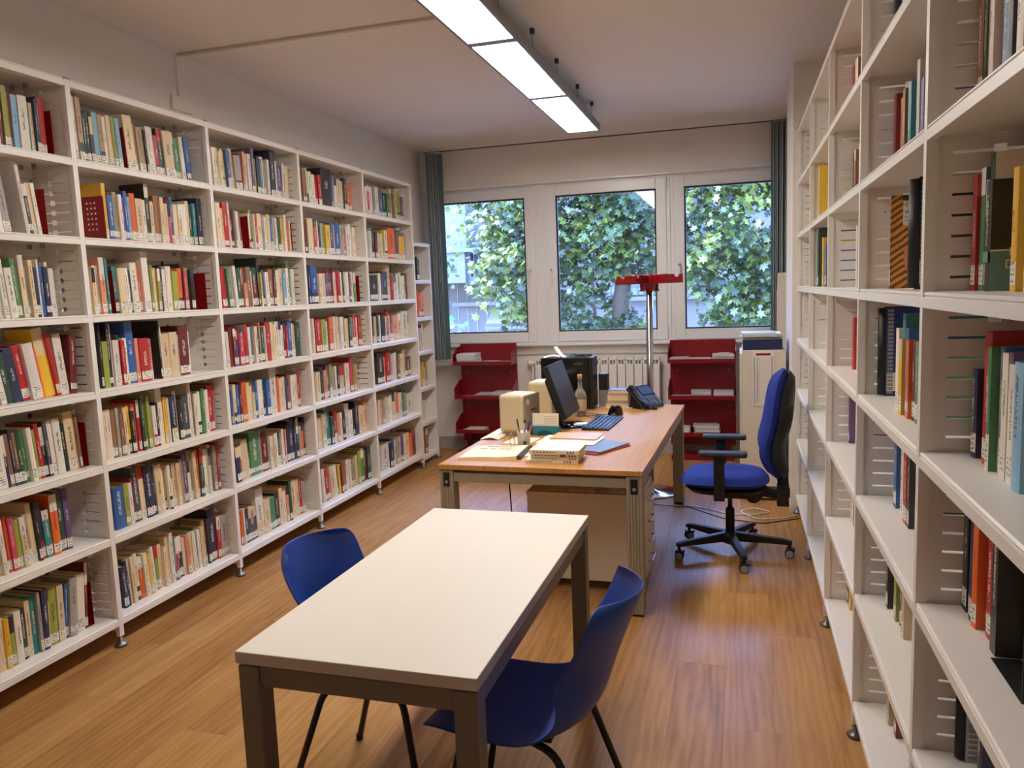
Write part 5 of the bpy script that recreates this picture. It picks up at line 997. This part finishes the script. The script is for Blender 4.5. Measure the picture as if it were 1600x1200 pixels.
cu_ = at_desk('pen_cup', 'white cup of pens and scissors near the desk corner', 'cup', -1.145, 4.095)
MB().lathe([(.03, 0), (.034, .004), (.038, .086), (.0395, .088), (.0365, .088), (.032, .008), (.001, .007)], 0, 0, 28, cap=False).build('cup_body', WHITE_P, cu_, smooth=True)
MB().box(.006, .024, -.0375, -.033, .022, .04).build('cup_emblem', NAVY, cu_)
def pen(label, dx, dy, ax, ay, m1, m2, L=.14, cat='pen', name='pen'):
    p_ = thing(name, label, cat, (-1.145 + dx, 4.095 + dy, DZ + .012), (ax, ay, 0)); MB().lathe([(.002, 0), (.0042, .008), (.0042, L - .03)], 0, 0, 10).build('barrel', m1, p_, smooth=True); MB().lathe([(.0048, L - .045), (.0048, L - .004), (.003, L)], 0, 0, 10).build('cap', m2, p_, smooth=True)
pen('dark grey pen leaning in the white cup', -.012, 0, .1, -.13, DARK_STEEL, DARK_STEEL, .15); pen('black pen with a white cap in the cup', .004, -.006, .06, .04, BLACK_P, WHITE_P, .125); pen('blue pen in the white cup', .012, .004, -.05, .16, BLUE_I, BLUE_I, .135); pen('orange pen at the cup rim toward the calendar', .016, .0, .0, .28, ORANGE, ORANGE, .115); pen('black pen upright in the middle of the cup', .0, .01, -.1, .02, BLACK_P, BLACK_P, .14)
sc = thing('scissors', 'wire handled scissors hanging out of the white pen cup', 'scissors', (-1.175, 4.075, DZ)); MB().tube([(-.022 + .012 * math.cos(a) - .01 * math.sin(a), -.03, .04 + .045 * math.sin(a) + .01 * math.cos(a)) for a in [2 * PI * k / 20 for k in range(20)]], .0022, 6, closed=True).build('finger_loop', CHROME, sc, smooth=True); MB().tube([(-.012, -.03, .085), (.012, .0, .11), (.022, .01, .03)], .0025, 6).build('blade', CHROME, sc)
# booklet, papers, books
bk_ = at_desk('booklet', 'open cream booklet with a printed heading at the desk corner', 'booklet', -1.405, 3.745, math.radians(2))
g1 = [(0 + .31 * k / 10, .010 + .006 * math.sin(k / 10 * PI) + (.012 * max(0, k - 7) / 3)) for k in range(11)]
MB().prism([(0, 0), (.31, 0)] + g1[::-1], 'y', 0, .30).build('pages', PAPER_B, bk_); MB().prism([(.305, .0), (.33, .0), (.325, .022), (.31, .02)], 'y', .02, .30).build('dark_page', DARK_STEEL, bk_)
pl = MB()
for (a, b, y_) in ((.09, .24, .255), (.06, .10, .20), (.12, .15, .20), (.17, .235, .20), (.26, .29, .20)): pl.box(a, b, y_, y_ + .006, .0172, .0182)
o = pl.build('printed_lines', mat('grey_print', (150, 134, 112), .7), bk_); o['kind'] = 'stuff'
bcov = lambda w, d, t, m, p, mt: (MB().box(0, w, 0, d, 0, .0012).box(0, w, 0, d, t - .0012, t).box(0, w, 0, .0012, 0, t).build('cover', m, p), MB().box(.002, w - .002, .0015, d - .002, .0012, t - .0012).build('page_block', PAGES, p))
CRM = mat('cream_cover', (240, 226, 192), .5); IVO = mat('ivory_cover', (244, 236, 214), .5)
for i, (lbl, x, y, z, w, d, t, r) in enumerate((('cream paperback at the bottom of the desk book pile', -1.03, 3.70, 0, .265, .20, .018, 3), ('cream paperback second from the bottom of the desk pile', -1.005, 3.712, .0185, .245, .19, .013, 0), ('cream paperback with a brown spine patch in the desk pile', -1.005, 3.708, .032, .245, .185, .015, 1), ('ivory paperback on top of the desk book pile', -1.012, 3.706, .0475, .255, .19, .020, -1))):
    p_ = at_desk('book', lbl, 'book', x, y, math.radians(r), z, 'paperbacks piled at the near end of the desk'); bcov(w, d, t, CRM if i < 3 else IVO, p_, None)
    sp = MB(); sp.box(.19, .235, -.0006, 0, .003, t - .003); sp.build('call_label', LABEL if False else PAPER, p_)
    ln_ = MB()
    for k in range(7): ln_.box(.02 + k * .017, .032 + k * .017, -.0005, 0, t * .4, t * .6)
    for k in range(3): ln_.box(.195 + k * .014, .203 + k * .014, -.0008, -.0004, t * .3, t * .7)
    o = ln_.build('spine_print', INK, p_); o['kind'] = 'stuff'
    if i == 2: MB().box(.15, .178, -.0007, 0, .001, t - .001).build('spine_patch', mat('patch', (150, 84, 52), .6), p_)
wavy_sheet('loose_paper', 'white sheets lying under the cream paperbacks on the desk', (-1.10, 3.86, DZ + .0003), .30, .20, 0, .12, PAPER, th=.0015)
wavy_sheet('magazine', 'magazine with a red and blue cover below the white sheets on the desk', (-.92, 4.03, DZ + .0004), .24, .30, 0, -.5, [mat('mag_cover_red', (170, 60, 70), .35, var=.4, scale=14)], None, 'magazine', th=.007)
wavy_sheet('magazine', 'slate grey magazine on the red one on the desk', (-.91, 4.03, DZ + .0085), .24, .29, 0, -.42, [mat('mag_cover_grey', (120, 124, 140), .35, var=.3, scale=10)], None, 'magazine', th=.007)
wavy_sheet('loose_paper', 'large white paper fan spread over the magazines on the desk', (-1.09, 4.12, DZ + .0162), .34, .24, 0, -.10, PAPER, curl=.004, th=.004)
wavy_sheet('brochure', 'orange and yellow brochure lying on the white papers of the desk', (-1.03, 4.22, DZ + .0248), .27, .19, 0, -.06, [mat('brochure_cover', (226, 176, 110), .4, var=.35, scale=9)], None, 'brochure', curl=.002, th=.003)
wavy_sheet('loose_paper', 'crumpled white sheets at the desk edge beside the front loudspeaker', (-1.465, 4.28, DZ + .0004), .115, .36, 0, math.radians(-2), PAPER, curl=.012, th=.003)
wavy_sheet('loose_paper', 'pale sheet between the pen cup and the front loudspeaker', (-1.30, 4.18, DZ + .0004), .16, .20, 0, math.radians(-8), PAPER, th=.0015)
kb = at_desk('keyboard', 'black computer keyboard on the desk', 'keyboard', -.83, 4.86, math.radians(-3))
MB().prism([(-.085, 0), (.085, 0), (.085, .011), (-.085, .019)], 'y', -.235, .235).build('keyboard_body', BLACK_P, kb, bevel=.004)
kc = MB().box(-.0075, .0075, -.0078, .0078, 0, .005).mesh('key', mat('key_black', (44, 45, 48), .5)); 
for r_ in range(6):
    for c_ in range(23):
        if c_ in (15, 19): continue
        if r_ == 5 and 3 < c_ < 9: continue
        x_ = .068 - r_ * .0268 if False else -.066 + r_ * .0262; part('key', kc, kb, (x_, -.217 + c_ * .0197, .0185 - (x_ + .085) * .047))
part('space_bar', MB().box(-.0075, .0075, -.05, .05, 0, .005).mesh('space_bar', bpy.data.materials['key_black']), kb, (.065, -.09, .0115))
ms = at_desk('mouse', 'black upright computer mouse behind the keyboard', 'mouse', -.80, 5.19, math.radians(20)); cushion(.055, .034, 2.3, .07, .004, lambda x, y, z: (x * (1 - max(0, z) * 3), y - max(0, z) * .35 + .01, .005 + z)).build('mouse_body', BLACK_G, ms, smooth=True); MB().box(-.03, -.01, -.037, -.03, .012, .02).build('side_button', GREY_R, ms)
ph = at_desk('telephone', 'black desk telephone with a screen at the window end of the desk', 'telephone', -.585, 5.515, math.radians(57))
# local: x along the front edge, y towards the back
tl = Matrix.Rotation(math.radians(42), 4, 'X')
MB().box(-.115, .115, 0, .205, 0, .022, m=tl).build('body', BLACK_P, ph, bevel=.006); MB().box(-.02, .105, .115, .19, .0215, .024, m=tl).build('screen', SCREEN, ph)
MB().box(-.03, .112, .108, .198, .0212, .0225, m=tl).build('screen_bezel', BLACK_G, ph); MB().box(-.115, .115, -.004, .006, .0, .014, m=tl).build('front_lip', GREY_R, ph)
MB().prism([(.02, 0), (.15, .0), (.13, .125), (.03, .03)], 'x', -.08, .08).build('stand', BLACK_P, ph)
hb = MB(); hb.tube([tl @ Vector((-.085, y_, .036 + .012 * math.sin(PI * (y_ - .005) / .19) * -1)) for y_ in [.005 + .19 * k / 8 for k in range(9)]], .016, 10); hb.box(-.105, -.065, .0, .05, .02, .046, m=tl); hb.box(-.105, -.065, .155, .205, .02, .046, m=tl)
hb.build('handset', BLACK_P, ph, bevel=.005)
km = MB().box(-.0075, .0075, -.005, .005, 0, .003).mesh('telephone_key', mat('phone_key', (120, 124, 130), .5))
for i in range(3):
    for j in range(4):
        o = part('telephone_key', km, ph); o.matrix_local = tl @ Matrix.Translation((.0 + i * .026, .03 + j * .018, .0222))
for j in range(4):
    o = part('telephone_key', km, ph); o.matrix_local = tl @ Matrix.Translation((.09, .03 + j * .018, .0222))
hd = at_desk('cable', 'coiled black telephone cord lying in front of the telephone', 'cable', -.62, 5.45)
hd_pts = [(.0 + .0105 * math.cos(k * .9) + (.0022 * k if k < 30 else .066 - .0006 * (k - 30)), -.02 + .0018 * k * (1 if k < 30 else .2), .0095 + .008 * math.sin(k * .9)) for k in range(60)]
MB().tube(hd_pts, .0022, 6).build('coil', BLACK_P, hd, smooth=True)
for i, (lbl, z, w, d, t, m_) in enumerate((('cream edged book at the bottom of the far desk pile', 0, .20, .13, .022, CRM), ('thin book second in the far desk pile beside the telephone', .0225, .195, .13, .013, IVO), ('thin dark book in the middle of the far desk pile', .036, .19, .13, .013, DARK_STEEL), ('thick book with pale page edges in the far desk pile', .0495, .185, .13, .048, CRM), ('dark grey book on top of the far desk pile', .098, .20, .135, .03, mat('dark_cover', (74, 74, 84), .4)))):
    p_ = at_desk('book', lbl, 'book', -.925 + .004 * i, 5.545, math.radians(-2 + 2 * (i % 2)), z, 'books piled beside the telephone'); MB().box(0, w * .82, .0, d, 0, .0015).box(0, w * .82, 0, d, t - .0015, t).box(0, w * .82, d - .0015, d, 0, t).build('cover', m_, p_); MB().box(.002, w * .82 - .002, .003, d - .002, .0015, t - .0015).build('page_block', PAGES, p_)
wavy_sheet('loose_paper', 'white sheet slipping off the far book pile toward the telephone', (-.745, 5.50, DZ + .0003), .09, .10, 0, .5, PAPER, curl=.02, th=.001)
# cables under and beside the desk
def wire(name, label, pts, r, m): return tag(MB().tube(arc_pts(pts, .05, 5), r, 8).build(name, m, smooth=True), label, 'cable')
wire('cable', 'black cable hanging from the desk to the floor beside the pedestal', [(-1.20, 3.95, .665), (-1.19, 3.97, .3), (-1.17, 4.05, .006), (-1.15, 4.6, .006)], .004, BLACK_P)
wire('cable', 'thin dark cable drooping behind the pedestal under the desk', [(-1.10, 4.38, .665), (-1.08, 4.40, .62), (-1.0, 4.42, .56), (-.98, 4.5, .3), (-.98, 4.6, .004)], .003, BLACK_P)
wire('cable', 'black cable hanging down beside the far desk leg', [(-.50, 5.80, .665), (-.46, 5.84, .45), (-.44, 5.86, .2), (-.42, 5.92, .02), (-.36, 6.3, .004)], .003, BLACK_P)
wire('cable', 'white cable looping across the floor behind the office chair', [(-.62, 5.60, .006), (-.50, 5.56, .006), (-.30, 5.56, .006), (-.05, 5.40, .006), (.12, 5.42, .006), (.22, 5.50, .006), (.10, 5.58, .008), (.0, 5.46, .012), (.12, 5.30, .006), (.30, 5.36, .006), (.40, 5.45, .006)], .004, WHITE_P)
wire('cable', 'black cable running across the floor to the bookcase end', [(-.42, 5.62, .004), (-.1, 5.30, .004), (.15, 5.22, .004), (.42, 5.40, .004)], .003, BLACK_P)
